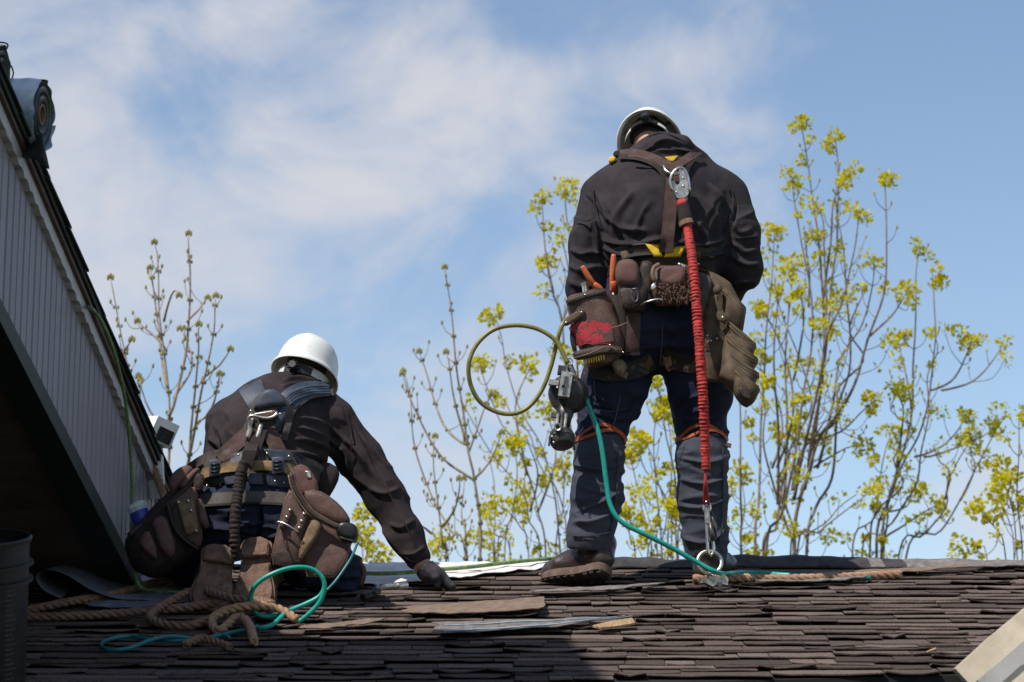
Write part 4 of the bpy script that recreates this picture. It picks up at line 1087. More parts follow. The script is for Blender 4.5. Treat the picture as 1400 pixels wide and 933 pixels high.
    # knee straps of orange webbing
    for c, r in ((kneeL + Vector((.0, 0, -.015)), .104), (kneeR + Vector((0, 0, -.02)), .108)):
        for dz in (0, -.016):
            row = []
            for zz in (-.006, .006):
                row.append([c + Vector((r * math.cos(a) * 1.0, r * math.sin(a), zz + dz - .020 * math.cos(2 * a) * .5 + (-.010 * math.sin(a)) + .012 * math.sin(a * 3 + dz * 90))) for a in np.linspace(0, 2 * math.pi, 40)])
            for r_ in row:
                for i, p_ in enumerate(r_):
                    h = bt.ray_cast(c + Vector((0, 0, p_.z - c.z)), Vector((p_.x - c.x, p_.y - c.y, 0)).normalized())
                    if h[0] is not None: 
                        d = (h[0] - (c + Vector((0, 0, p_.z - c.z)))); r_[i] = c + Vector((0, 0, p_.z - c.z)) + d.normalized() * min(d.length + .005, .135)
            G().slab(row, (0, 0, .002)).out('knee_strap', M['orangestrap'], me, True, 40)
    G().box(P(996, 609, 10.08), (.022, .02, .014), Matrix.Rotation(.3, 3, 'Y')).out('strap_buckle', M['leather'], me)
    # ---- boots
    bl = boot_part(me, P(831, 782, 9.975), P(743, 800, 10.19), (RN + Vector((.06, .75, 0))), .1, 'boot', 'sole', P(808, 736, 10.05), .064, 1.12)
    br = boot_part(me, P(956, 801, 10.12), P(1000, 786, 10.38), RN, .1, 'boot', 'sole', P(966, 757, 10.18), .060)
    # ---- hooded sweatshirt
    s = SDF([(P(905, 165, 10.2), .05), (P(770, 330, 10.1), .05), (P(1045, 330, 10.1), .05), (P(905, 380, 9.9), .02), (P(905, 380, 10.5), .02)], .03, .0055)
    s.chain([(P(908, 352, 10.10), .222), (P(906, 318, 10.09), .232), (P(904, 285, 10.12), .228), (P(903, 262, 10.16), .20)], .06, .66)
    s.cone(P(838, 258, 10.19), P(977, 257, 10.19), .088, .088, .06); s.cone(P(868, 234, 10.20), P(945, 228, 10.20), .072, .074, .06)
    s.chain([(P(821, 268, 10.18), .083), (P(806, 335, 10.13), .079), (P(802, 395, 10.13), .078), (P(826, 425, 10.30), .066), (wrL, .05)], .035)
    s.chain([(P(995, 268, 10.18), .086), (P(1010, 320, 10.14), .082), (P(1014, 366, 10.14), .080), (P(990, 400, 10.30), .070), (wrR, .05)], .035)
    # bunched hood and collar
    s.chain([(P(868, 222, 10.12), .026), (P(882, 211, 10.08), .032), (P(907, 198, 10.07), .040), (P(932, 200, 10.09), .040), (P(950, 212, 10.13), .028)], .025)
    s.ell(P(905, 208, 10.15), (.105, .085, .072), None, .03); s.ell(P(908, 200, 10.15), (.066, .075, .050), Matrix.Rotation(.15, 3, 'Y'), .03)
    s.cone(P(905, 225, 10.24), P(905, 238, 10.24), .07, .09, .04)
    V, F = s.mesh(); V = relax(V, F, 2)
    st = [([(822, 330), (838, 345), (870, 350), (905, 345)], 5, .015), ([(815, 318), (835, 332), (870, 334), (930, 322)], 5, .014), ([(830, 295), (850, 312), (885, 316)], 5, .010),
          ([(812, 300), (820, 330), (835, 360)], 5, .014), ([(806, 290), (815, 320), (818, 352)], 4.5, .012), ([(920, 330), (960, 336), (990, 326)], 5, .012), ([(925, 345), (960, 350), (992, 345)], 5, .012),
          ([(815, 262), (826, 285), (832, 310)], 5, .010), ([(868, 262), (845, 290), (838, 320)], 6, .010), ([(890, 275), (872, 305), (868, 325)], 5, .007), ([(955, 265), (978, 300), (985, 335)], 6, .010), ([(968, 250), (990, 285), (994, 320)], 5, .010), ([(935, 290), (958, 315), (970, 335)], 5, .007),
          ([(780, 340), (796, 348), (812, 344)], 5, .010), ([(778, 362), (795, 372), (815, 366)], 5, .010), ([(778, 385), (795, 392), (815, 390)], 5, .009), ([(1000, 330), (1018, 345), (1036, 340)], 5, .011), ([(1000, 350), (1020, 362), (1038, 360)], 5, .011), ([(998, 300), (1012, 318), (1030, 312)], 5, .008),
          ([(882, 216), (905, 207), (935, 208)], 4, .010), ([(890, 200), (908, 191), (930, 196)], 4, .008), ([(915, 200), (930, 206), (948, 208)], 3.5, .010), ([(873, 215), (885, 205), (896, 200)], 3, .008),
          ([(800, 268), (812, 280), (822, 300)], 2.0, -.010), ([(998, 262), (1006, 280), (1002, 312)], 2.0, -.010)]
    V = folds(V, F, st, .003, [(820, 250, 910, 350, 62, 26, .010, 4.), (905, 250, 1000, 350, -62, 26, .010, 4.), (776, 290, 830, 420, 14, 14, .008, 4), (992, 280, 1042, 400, -12, 14, .009, 4)])
    ho = mesh('hooded_sweatshirt', V, F, M['hoodie'], me, True); bv = bvh_of(V, F)
    for pth in ([(810, 256), (812, 275), (816, 292), (824, 315)], [(1000, 256), (1002, 275), (998, 300), (990, 322)], [(786, 300), (800, 306), (816, 300)], [(868, 226), (890, 229), (925, 228), (948, 222)], [(886, 186), (902, 181), (918, 184), (934, 192)]):
        strap('seam', pth, 2.0, bv, M['hoodie'], me, .0028, .003, 3, 2)
    hat = hard_hat('white hard hat tipped forward on the standing roofer, seen from below', H, 10.3, .012)
    G().box(H @ Vector((-.085, -.035, -.045)), (.016, .05, .055), H.to_3x3()).out('ear_plug_cord', M['black'], hat) if False else None
    # yellow ear muff / chin strap end beside the collar
    pad('ear_flap', [(838, 207), (850, 205), (852, 214), (840, 216)], 10.14, M['webdk'], hat, .008, .02, 1)
    # ---- safety harness
    hr = empty('safety_harness', P(914, 290, 9.95), 'brown webbing fall harness with yellow patches on the standing roofer', 'safety harness', 'fall harnesses of the two roofers')
    for nm, pth, w, m, lf in (('edge_pad', [(846, 214), (868, 215), (888, 221), (903, 232), (909, 246), (914, 256)], 7, 'webdk', .006), ('edge_pad', [(958, 208), (946, 220), (939, 232), (938, 246)], 7, 'webdk', .006),
                          ('shoulder_strap', [(848, 211), (866, 209), (888, 214), (908, 223), (926, 231)], 11, 'web', .010), ('shoulder_strap', [(957, 206), (945, 213), (933, 221), (920, 230)], 11, 'web', .014),
                          ('back_strap', [(921, 234), (918, 265), (915, 300), (911, 343)], 18, 'web', .016)):
        strap(nm, pth, w, bv, M[m], hr, lf, .004)
    strap('strap_end', [(911, 332), (911, 345)], 20, bv, M['web'], hr, .022, .006)
    c = hit(bv, 917, 217); pad('yellow_patch', [(908, 215), (927, 213), (922, 221), (916, 222)], P(917, 217, 1).y * 0 + (CAMP + Pdir(917, 217).normalized() * c).y - .012, M['yellow'], hr, .004, .012, 0)
    yb = (CAMP + Pdir(905, 345).normalized() * hit(bv, 905, 340)).y
    pad('yellow_patch', [(882, 334), (900, 334), (906, 351), (894, 351)], yb - .012, M['yellow'], hr, .006, .03, 0); pad('yellow_patch', [(938, 336), (922, 338), (910, 345), (908, 352), (930, 351)], yb - .010, M['yellow'], hr, .006, .03, 0)
    pad('yellow_tab', [(832, 215), (842, 214), (841, 221), (833, 223)], 10.10, M['yellow'], hr, .006, .02, 1)
    for sx in ((856, 424, 874, 482),):
        pass
    strap('leg_strap', [(866, 418), (866, 450), (864, 482)], 19, bt, M['web'], hr, .022, .004); strap('strap_buckle', [(864, 478), (864, 486)], 22, bt, M['webdk'], hr, .028, .006)
    strap('thigh_strap', [(800, 503), (835, 510), (868, 506), (893, 494)], 24, bt, M['camo'], hr, .008, .006); strap('thigh_strap', [(905, 486), (930, 496), (965, 498), (1000, 486)], 24, bt, M['camo'], hr, .008, .006)
    strap('thigh_patch', [(838, 492), (846, 508), (858, 514)], 9, bt, M['tan'], hr, .014, .004); strap('thigh_patch', [(912, 488), (914, 500), (918, 506)], 10, bt, M['tan'], hr, .014, .004)
    dy = (CAMP + Pdir(918, 232).normalized() * hit(bv, 918, 236)).y
    pts = [P(907 + 0, 226, dy - .02), P(910, 233, dy - .045), P(918, 238, dy - .055), P(927, 238, dy - .05), P(931, 232, dy - .02)]
    tubeobj('d_ring', pts, .0065, M['metal'], hr, 8)
    # ---- shock absorbing lanyard
    y0 = dy - .06
    ln = empty('lanyard', P(950, 480, y0), 'red ruched lanyard hanging from the harness hook to the roof anchor', 'lanyard', 'lanyards on the roofers’ backs')
    def metalplate(nm, poly, Yp, th, m, sm=1): 
        q = chaikin([(a, b, 0) for a, b in poly], sm) if sm else poly
        return G().prism([P(a[0], a[1], Yp) for a in q], (0, th, 0)).out(nm, m, ln, False)
    metalplate('hook_body', [(928, 238), (936, 230), (941, 240), (943, 262), (938, 270), (926, 272), (921, 262), (918, 248), (922, 246), (925, 254), (930, 250)], y0 - .012, .022, M['castal'])
    tubeobj('hook_gate', [P(920, 262, y0 - .02), P(916, 246, y0 - .022), P(922, 234, y0 - .02), P(932, 229, y0 - .01), P(940, 240, y0 - .012), P(943, 262, y0 - .012)], .0055, M['metal'], ln, 8)
    rivets([(934, 243), (934, 254), (925, 263)], y0 - .014, .004, M['metal'], ln)
    metalplate('hook_swivel', [(925, 268), (940, 266), (940, 276), (928, 277)], y0 - .01, .02, M['metaldk'])
    G().tube([P(931, 274, y0), P(934, 283, y0)], [.020, .021], 14).out('cover_end', M['red'], ln, True)
    G().tube([P(934, 281, y0), P(936, 292, y0 - .002), P(938, 306, y0 - .004)], [.025, .028, .027], 16).out('sleeve', M['webdk'], ln, True, 50)
    G().tube([P(937, 302, y0 - .003), P(939, 308, y0 - .004)], [.030, .030], 16).out('sleeve_band', M['tan'], ln, True, 50)
    tube_ruched('webbing_cover', [P(939, 308, y0), P(945, 345, y0 - .05), P(951, 400, y0 - .075), P(956, 470, y0 - .075), P(961, 540, y0 - .06), P(964, 600, y0 - .02), P(965, 642, y0)], .0185, M['red'], ln, .10)
    ya = 10.03
    for dx in (-1, 1): tubeobj('cover_tail', [P(965, 640, y0), P(964.5 + dx, 665, y0 + .0), P(966 + 3.2 * dx, 690, ya - .05)], .0052, M['red'], ln, 8)
    tubeobj('hook_eye', [P(962, 691, ya - .05), P(967, 685, ya - .05), P(971, 691, ya - .05), P(970, 700, ya - .05), P(963, 700, ya - .05)], .0045, M['metal'], ln, 8, closed=True)
    G().tube([P(966, 694, ya - .05), P(968, 716, ya - .05)], [.011, .012], 10).out('hook_swivel', M['castal'], ln, True, 50)
    tubeobj('snap_hook', [P(966, 714, ya - .05), P(967, 735, ya - .05), P(968, 752, ya - .05), P(972, 760, ya - .05), P(976, 752, ya - .05), P(974, 735, ya - .05)], .0058, M['metal'], ln, 8)
    G().tube([P(972, 698, ya - .045), P(977, 718, ya - .045), P(979, 738, ya - .045)], [.006, .008, .003], 8).out('hook_gate', M['metaldk'], ln, True); G().tube([P(971, 714, ya - .06), P(975, 740, ya - .06)], [.008, .010], 8).out('gate_lock', M['metaldk'], ln, True)
    # ---- roof anchor with ring
    an = empty('roof_anchor', R(975, 806), 'steel anchor ring with bolted clamp on the brown rope by the right boot', 'roof anchor')
    rc = P(970, 769, ya - .03); ring = [rc + Vector((.046 * math.cos(a), .012 * math.sin(a), .046 * math.sin(a))) for a in np.linspace(0, 2 * math.pi, 49)[:-1]]
    G().tube(ring, .0075, 10, closed=True).out('anchor_ring', M['metal'], an, True)
    ac = R(975, 806, .03)
    G().tube([P(970, 783, ya - .03), P(971, 794, ya - .03)], [.010, .012], 10).out('shank', M['castal'], an, True)
    plate = [(957, 797), (960, 789), (966, 792), (972, 788), (980, 787), (984, 791), (990, 785), (996, 792), (995, 800), (984, 798), (974, 802), (964, 797)]
    G().prism([P(a, b, ya - .05) for a, b in plate], (0, .05, 0)).out('clamp_plate', M['castal'], an)
    for a, b in ((962, 792), (975, 791), (988, 789)): G().cyl(P(a, b, ya - .06), P(a, b - 1, ya - .03), .009, .008, 8).out('bolt_head', M['metal'], an)
    G().tube([P(984, 797, ya - .05), P(984.5, 803, ya - .05)], [.010, .010], 10).out('bolt', M['metaldk'], an); G().tube([P(953, 792, ya - .03), P(957, 798, ya - .03)], .004, 8).out('pin', M['metal'], an)
    # ---- tool belt
    tb = empty('tool_belt', P(905, 390, 9.92), 'brown leather tool belt with worn pouches round the standing roofer', 'tool belt', 'tool belts of the two roofers')
    hp = bt
    # band round the waist (outside the sweatshirt hem)
    cen = P(906, 366, 10.11); row = []
    for pyz in (.052, -.045):
        r_ = []
        for a in np.linspace(0, 2 * math.pi, 61):
            d = Vector((math.cos(a), math.sin(a), 0)); o = cen + Vector((0, 0, pyz - .02 * 0)); h = hp.ray_cast(o, d); h2 = bv.ray_cast(o, d)
            ln_ = max([(q[0] - o).length for q in (h, h2) if q[0] is not None and (q[0] - o).length < .27] or [.2]); r_.append(o + d * (ln_ + (.002 if pyz > 0 else .008)))
        row.append(r_)
    for r_ in row:
        rr = np.array([(p_ - cen).xy.length for p_ in r_]); rr = smooth1(np.r_[rr[-12:], rr, rr[:12]], 6)[12:-12] * (.965 if r_ is row[0] else 1.0)
        for i, a in enumerate(np.linspace(0, 2 * math.pi, 61)): r_[i] = cen + Vector((math.cos(a) * rr[i], math.sin(a) * rr[i], r_[i].z - cen.z))
    G().slab([row[0], row[1]], (0, .004, 0)).out('belt', M['leatherdk'], tb, True, 40)
    V0 = [p_ for p_ in row[0]]; g = G(); g.tube([p_ + Vector((0, 0, -.004)) for p_ in V0[:-1]], .0042, 8, closed=True); g.out('belt_piping', M['padgrey'], tb, True)
    yF = min(p_.y for p_ in row[0])
    strap('back_panel', [(850, 354), (880, 349), (930, 349), (975, 358)], 20, bv, M['camo'], tb, .006, .006)
    # left clip pouch with flap
    loft('clip_pouch', [(846, 384, 886, 380, yF - .035, .032), (848, 402, 887, 400, yF - .04, .036), (850, 418, 884, 418, yF - .035, .034), (856, 426, 880, 426, yF - .03, .022)], M['leatherdk'], tb, rough=.003, seed=1)
    pad('pouch_flap', [(843, 362), (850, 355), (866, 355), (873, 366), (874, 386), (868, 392), (848, 391), (841, 380)], yF - .072, M['pink'], tb, .022, .03, 2, rough=.004)
    pad('pouch_pocket', [(846, 392), (872, 393), (876, 402), (872, 420), (852, 422), (847, 410)], yF - .070, M['leatherdk'], tb, .012, .02, 1, rough=.004)
    # centre tool holder: worn suede flap with frayed edges
    loft('tool_holder', [(884, 366, 948, 366, yF - .02, .028), (884, 388, 948, 388, yF - .03, .034), (888, 404, 946, 404, yF - .03, .034), (894, 416, 940, 417, yF - .025, .022)], M['leather'], tb, rough=.005, seed=4)
    pad('worn_flap', [(899, 364), (934, 364), (938, 372), (934, 390), (914, 392), (900, 386)], yF - .065, M['pink'], tb, .014, .02, 1, rough=.006)
    pad('holder_tab', [(875, 358), (890, 357), (892, 372), (890, 392), (884, 405), (876, 400)], yF - .055, M['leatherdk'], tb, .010, .02, 1, rough=.004)
    pad('side_plate', [(951, 372), (966, 374), (975, 384), (968, 412), (958, 440), (950, 420)], yF - .02, M['padgrey'], tb, .012, .02, 1, rough=.004)
    g = G(); rng = random.Random(6)
    for i in range(420):
        a, b = rng.uniform(899, 948), rng.uniform(388, 412); p0 = P(a, b, yF - .064 + rng.uniform(-.006, .006)); d = Vector((rng.uniform(-.3, .6), rng.uniform(-.7, -.2), rng.uniform(-1, .15))).normalized() * rng.uniform(.010, .030)
        g.tube([p0, p0 + d * .5 + Vector((0, -.002, .004)), p0 + d], [.0020, .0017, .0006], 4)
    for i in range(150):
        a, b = rng.uniform(934, 950), rng.uniform(366, 412); p0 = P(a, b, yF - .06); d = Vector((rng.uniform(-.2, .7), -.4, rng.uniform(-1, .5))).normalized() * rng.uniform(.010, .026)
        g.tube([p0, p0 + d * .5, p0 + d], [.0020, .0016, .0006], 4)
    g.out('frayed_edge', M['fur'], tb, True)['kind'] = 'stuff'
    tubeobj('leather_loop', [P(901, 362, yF - .07), P(894, 366, yF - .085), P(892, 376, yF - .085), P(896, 386, yF - .08)], .0085, M['tan'], tb, 8)
    tubeobj('wire_loop', [P(874, 418, yF - .06), P(884, 413, yF - .09), P(900, 409, yF - .095), P(908, 411, yF - .08)], .0035, M['metal'], tb, 8)
    pad('metal_clip', [(889, 391), (896, 386), (898, 394), (890, 399)], yF - .085, M['metal'], tb, .006, .012, 1)
    # leather tool loop (carabiner) on the clip pouch
    cb = tubeobj('carabiner', [P(864, 398, yF - .10), P(864, 408, yF - .10), P(868, 414, yF - .10), P(872, 409, yF - .10), P(871, 398, yF - .10)], .0035, M['metaldk'], None, 8, closed=True); tag(cb, 'small dark carabiner clipped under the suede flap of the tool belt', 'carabiner')
    G().cyl(P(863, 396, yF - .10), P(873, 395, yF - .10), .005).out('clip_bar', M['metaldk'], cb, True)
    # left bag: holster barrel, mouth strap, red paint, second pouch
    YL = 9.93
    NP = loft('nail_pouch', [(774, 409, 829, 397, YL, .062), (776, 425, 838, 414, YL, .066), (782, 452, 846, 440, YL, .066), (790, 474, 853, 462, YL, .064), (797, 490, 852, 480, YL, .055), (806, 502, 842, 496, YL, .04)], M['leather'], tb, rough=.006, seed=2)
    loft('second_pouch', [(822, 404, 860, 412, YL + .03, .045), (830, 430, 862, 432, YL + .03, .048), (842, 455, 862, 455, YL + .03, .045), (850, 480, 864, 478, YL + .03, .03)], M['leatherdk'], tb, rough=.005, seed=3)
    pad('mouth_strap', [(773, 410), (800, 401), (827, 396), (830, 402), (802, 409), (776, 418)], YL - .058, M['leatherdk'], tb, .014, .02, 1)
    pad('rivet_strap', [(770, 440), (780, 431), (797, 423), (801, 428), (788, 438), (772, 447)], YL - .066, M['olive'], tb, .010, .012, 1)
    strap('red_patch', [(781, 460, 24), (788, 458, 32), (800, 455, 30), (812, 455, 33), (824, 456, 28), (832, 456, 30), (838, 455, 20)], 30, bvh_obj(NP), M['redtape'], tb, .0035, .002, 7, sm=1)
    strap('worn_patch', [(824, 462), (831, 461), (838, 460)], 13, bvh_obj(NP), M['leather'], tb, .006, .002, 5, sm=1)
    pad('lower_band', [(782, 482), (800, 478), (822, 471), (848, 474), (852, 484), (828, 484), (806, 490), (786, 492)], YL - .056, M['leatherdk'], tb, .016, .02, 1, rough=.004)
    pad('opening_shade_pad', [(779, 452), (783, 455), (789, 478), (786, 484), (780, 470)], YL - .045, M['soledark'], tb, .008, .02, 1)  # solid black pad, its colour stands in for shade inside the opening
    g = G()
    for k in range(9):
        a = 798 + k * 3.4; g.box(P(a, 493 - k * .7, YL - .052), (.0055, .012, .030), Matrix.Rotation(-.12, 3, 'Y'))
    g.out('brush_fringe', M['yellowtape'], tb)
    pad('torn_flap', [(836, 496), (848, 490), (858, 500), (852, 514), (842, 506)], YL - .03, M['tan'], tb, .008, .01, 1, rough=.004)
    rivets([(795, 427), (774, 441), (834, 472), (852, 482), (800, 403)], YL - .075, .004, M['metal'], tb)
    tubeobj('cord', [P(834, 449, YL - .05), P(846, 446, YL - .09), P(858, 441, YL - .08)], .002, M['tan'], tb, 6)
    tubeobj('cord', [P(784, 490, YL - .07), P(805, 484, YL - .09), P(830, 474, YL - .08), P(848, 483, YL - .06)], .0025, M['tan'], tb, 6)
    # pliers: two handles each
    def grip(nm, a, b, c, r, Yg, par):
        g = G(); p = spl([P(*a, Yg), P(*b, Yg + .01), P(*c, Yg + .03)], 6); n = len(p); g.tube([Vector(q) for q in p], [r * (.75 + .35 * math.sin(math.pi * min(1, i / n * 1.15))) for i in range(n)], 10); return g.out(nm, M['orange'], par, True)
    p1 = empty('pliers', P(812, 385, YL), 'orange handled pliers leaning out of the red patched pouch', 'pliers', 'orange pliers in the left pouch')
    grip('handle', (796, 364), (806, 381), (819, 400), .011, YL - .05, p1); grip('handle', (812, 388), (820, 396), (826, 405), .013, YL - .035, p1); G().cyl(P(822, 398, YL - .02), P(834, 425, YL + .0), .012, .008, 8).out('jaw', M['metaldk'], p1, True)
    p2 = empty('pliers', P(838, 375, YL), 'orange handled pliers standing upright beside the clip pouch', 'pliers', 'orange pliers in the left pouch')
    grip('handle', (839, 348), (838, 372), (837, 400), .012, YL - .03, p2); grip('handle', (838, 385), (840, 393), (841, 402), .014, YL - .02, p2); G().cyl(P(839, 400, YL), P(841, 425, YL + .02), .012, .008, 8).out('jaw', M['metaldk'], p2, True)
    hm = empty('chisel', P(800, 398, YL), 'steel tool head standing in the mouth of the left pouch', 'hand tool')
    G().cyl(P(800, 390, YL), P(805, 440, YL), .013, .013, 12).out('shank', M['metal'], hm, True, 40); G().cyl(P(799.5, 387, YL), P(800, 391, YL), .016, .014, 12).out('head', M['castal'], hm, True, 40)
    # right bag: stacked canvas pockets hanging down
    YB = 9.96
    loft('back_pocket', [(966, 372, 1000, 392, YB, .05), (958, 410, 1016, 425, YB, .055), (955, 450, 1010, 470, YB, .058), (956, 490, 1000, 505, YB, .05), (962, 520, 990, 522, YB, .03)], M['olive'], tb, rough=.005, seed=5)
    for i, (top, bot, d) in enumerate([(((986, 394), (1020, 424)), ((988, 448), (1014, 462)), .05), (((992, 440), (1034, 474)), ((984, 508), (1020, 512)), .048), (((992, 462), (1036, 494)), ((982, 528), (1018, 534)), .05), (((996, 486), (1038, 514)), ((980, 520), (1024, 545)), .05), (((1002, 504), (1038, 532)), ((1004, 548), (1030, 554)), .048)]):
        (a, b), (c, d_) = top, bot; yy = YB - .025 - .020 * i
        loft('pocket', [(*a, *b, yy, d), (a[0] * .6 + c[0] * .4, a[1] * .6 + c[1] * .4, b[0] * .6 + d_[0] * .4, b[1] * .6 + d_[1] * .4, yy - .008, d + .004), (a[0] * .2 + c[0] * .8, a[1] * .2 + c[1] * .8, b[0] * .2 + d_[0] * .8 - 1, b[1] * .2 + d_[1] * .8, yy - .006, d * .9), (c[0] + 8, c[1] + 3, d_[0] - 8, d_[1] + 2, yy, d * .45)], M['olive'], tb, rough=.006, seed=10 + i)
        A = [P(a[0] + (b[0] - a[0]) * t, a[1] + (b[1] - a[1]) * t + 3.0 * math.sin(t * math.pi) * (1 if i else .3), yy - d * (1 - abs(2 * t - 1) ** 2.6) ** (1 / 2.6) - .006) for t in np.linspace(0, 1, 14)]
        G().slab([[p_ + Vector((0, 0, .012)) for p_ in A], [p_ + Vector((0, 0, -.013)) for p_ in A]], (0, .006, 0)).out('pocket_rim', M['olivedk'] if i % 2 else M['olive'], tb, True, 40)
        G().tube([p_ + Vector((0, -.001, -.001)) for p_ in A], .0022, 5).out('rim_stitching', M['tan'], tb, True)
    pad('leather_patch', [(1010, 530), (1017, 529), (1027, 540), (1026, 547), (1018, 545), (1011, 537)], YB - .165, M['leatherdk'], tb, .004, .02, 2)
    g = [P(985, 398, YB - .09), P(985, 410, YB - .10), P(984, 426, YB - .10), P(988, 436, YB - .105)]
    strap('draw_strap', [(982, 392), (985, 410), (984, 428)], 6, None, M['olive'], tb, Y=(P(985, 410, YB - .085) - CAMP).length); pad('strap_tab', [(980, 427), (989, 426), (994, 436), (987, 441), (981, 436)], YB - .10, M['olive'], tb, .006, .012, 1); rivets([(988, 434)], YB - .115, .005, M['metal'], tb)
    pad('knot', [(976, 392), (984, 390), (988, 397), (982, 403), (976, 400)], YB - .085, M['olive'], tb, .014, .02, 2, rough=.006)
    rivets([(955, 361), (967, 459), (972, 466), (980, 463)], YB - .075, .004, M['metal'], tb)
    strap('seam_band', [(966, 478), (980, 462), (995, 452)], 8, None, M['olivedk'], tb, Y=(P(980, 462, YB - .062) - CAMP).length)
    kc = empty('utility_knife', P(938, 364, yF), 'small silver knife lying along the top of the belt beside the red lanyard', 'knife'); G().tube([P(928, 361, yF - .045), P(936, 365, yF - .05), P(944, 371, yF - .048)], [.007, .009, .007], 10).out('handle', M['castal'], kc, True, 50); G().ball(P(929, 362, yF - .05), .008).out('cap', M['metal'], kc, True)
    return me, bv, bt
STAND, BV1, BT1 = standing_roofer()
def kneeling_roofer():
    H = headmat(417, 513, 10.12, 19, 11, -8)
    hipL, hipR = P(308, 698, 9.84), P(396, 698, 9.84)
    kneeL, kneeR = R(245, 806, .075), R(462, 808, .075)
    ankL, ankR = P(296, 762, 9.74), P(350, 755, 9.74)
    shL, shR = P(312, 578, 10.04), P(455, 576, 10.05)
    elL, wrL = P(300, 655, 10.28), P(330, 715, 10.42)
    elR, wrR = P(528, 680, 10.04), P(574, 768, 9.99)
    hs = R(604, 812, .02)
    s = SDF([(P(417, 440, 10.12), .08), (P(225, 640, 10.), .08), (P(640, 640, 10.), .05), (P(350, 850, 9.6), .05), (P(350, 700, 9.55), .03), (P(350, 700, 10.5), .05)], .02, .0065)
    head_sdf(s, H); s.cone(H @ Vector((0, -.03, -.03)), P(410, 552, 10.06), .058, .066, .03)
    s.chain([(P(352, 655, 9.83), .155), (P(366, 605, 9.92), .17), (P(388, 568, 10.02), .15)], .05, .72); s.cone(shL, shR, .06, .06, .05)
    s.chain([(shL, .058), (elL, .046), (wrL, .03)], .03); s.chain([(shR, .062), (elR, .046), (wrR, .031)], .03)
    hand_sdf(s, wrR + (hs - wrR) * .12, (hs - wrR).normalized() + Vector((.25, .35, .1)), (.1, -.25, 1), .96, curl=.95, thumb=-1); s.cone(wrR, wrR + (hs - wrR) * .2, .031, .028, .02)
    hand_sdf(s, wrL, (.3, .3, -.8), (-.5, -.3, .3), curl=.5, thumb=1)
    s.ell(P(352, 692, 9.82), (.17, .14, .13), None, .05)
    s.chain([(hipL, .10), (kneeL, .06), (ankL, .045)], .03); s.chain([(hipR, .10), (kneeR, .06), (ankR, .045)], .03)
    s.chain([(ankL, .045), (P(292, 800, 9.66), .036), (P(289, 822, 9.645), .03)], .02); s.chain([(ankR, .045), (P(348, 798, 9.66), .036), (P(346, 825, 9.645), .03)], .02)
    V, F = s.mesh(); V = relax(V, F, 1)
    me = mesh('person', V, F, M['skin'], None, True)
    tag(me, 'kneeling roofer seen from behind in dark sweatshirt, reaching his gloved hand to the shingles', 'person', 'roofers at work')
    s = SDF([(H @ Vector((0, 0, .03)), .13)], .02, .005); s.ell(H @ Vector((0, -.018, .038)), (.079, .096, .098), H.to_3x3(), .01); s.cut(H @ Vector((0, .055, 0)), H.to_3x3() @ Vector((0, 1, .3)))
    V, F = s.mesh(); mesh('hair', V, F, M['hair'], me, True)
    # trousers
    s = SDF([(P(350, 640, 9.8), .25), (kneeL, .12), (kneeR, .12), (P(350, 780, 9.75), .2)], .03, .0055)
    s.chain([(P(352, 648, 9.83), .182), (P(352, 685, 9.81), .195)], .05, .78); s.ell(P(318, 712, 9.79), (.135, .14, .125), None, .04); s.ell(P(388, 712, 9.79), (.135, .14, .125), None, .04)
    s.chain([(hipL, .135), (kneeL, .088), (ankL.lerp(kneeL, .15), .075)], .03); s.chain([(hipR, .135), (kneeR, .088), (ankR.lerp(kneeR, .15), .075)], .03)
    s.cut(P(350, 648, 9.8), (0, -.35, 1))
    V, F = s.mesh(); V = relax(V, F, 2)
    V = folds(V, F, [([(275, 715), (310, 722), (345, 716)], 5, .010), ([(300, 735), (330, 742), (352, 738)], 5, .010), ([(360, 735), (395, 728), (430, 712)], 5, .010), ([(353, 690), (354, 720), (352, 750)], 5, -.016), ([(285, 695), (320, 700), (350, 697)], 4, .006), ([(455, 780), (470, 790), (488, 785)], 4, .008), ([(452, 796), (470, 803), (486, 800)], 4, .008)], .005, [(260, 690, 500, 830, 8, 13, .010, 3)])
    mesh('trousers', V, F, M['navy'], me, True); bt = bvh_of(V, F)
    # boots: toes on the shingles, soles to the camera
    boot_part(me, P(300, 748, 9.655), P(286, 838, 9.575), Vector((-.16, 1, .10)), .1, 'boottan', 'sole2', P(299, 752, 9.80), .056, 1.62)
    boot_part(me, P(351, 738, 9.665), P(347, 840, 9.582), Vector((.12, 1, .10)), .1, 'boottan', 'sole2', P(352, 745, 9.80), .056, 1.55)
    # sweatshirt with the hood pulled up to the hat
    s = SDF([(P(417, 500, 10.1), .12), (P(250, 640, 10.1), .1), (P(600, 640, 10.), .05), (P(350, 680, 9.8), .15), (P(350, 640, 10.5), .08), (P(585, 770, 9.99), .1)], .03, .0055)
    s.chain([(P(350, 668, 9.83), .198), (P(357, 635, 9.87), .203), (P(367, 602, 9.93), .208), (P(384, 570, 10.02), .178)], .06, .78)
    s.cone(P(322, 576, 10.04), P(446, 572, 10.06), .094, .097, .06); s.cone(P(350, 552, 10.06), P(425, 548, 10.07), .078, .082, .05)
    s.cut(P(350, 676, 9.8), (0, .3, -1))
    s.chain([(P(312, 582, 10.04), .086), (elL, .074), (wrL, .048)], .04)
    s.chain([(P(456, 582, 10.05), .095), (P(492, 625, 10.05), .084), (elR, .074), (P(552, 728, 10.01), .062), (P(571, 762, 9.995), .052)], .035)
    s.chain([(P(410, 552, 10.07), .088), (P(413, 526, 10.09), .082), (P(416, 508, 10.12), .090)], .03); s.ell(H @ Vector((0, -.022, .0)), (.088, .10, .075), H.to_3x3(), .02)
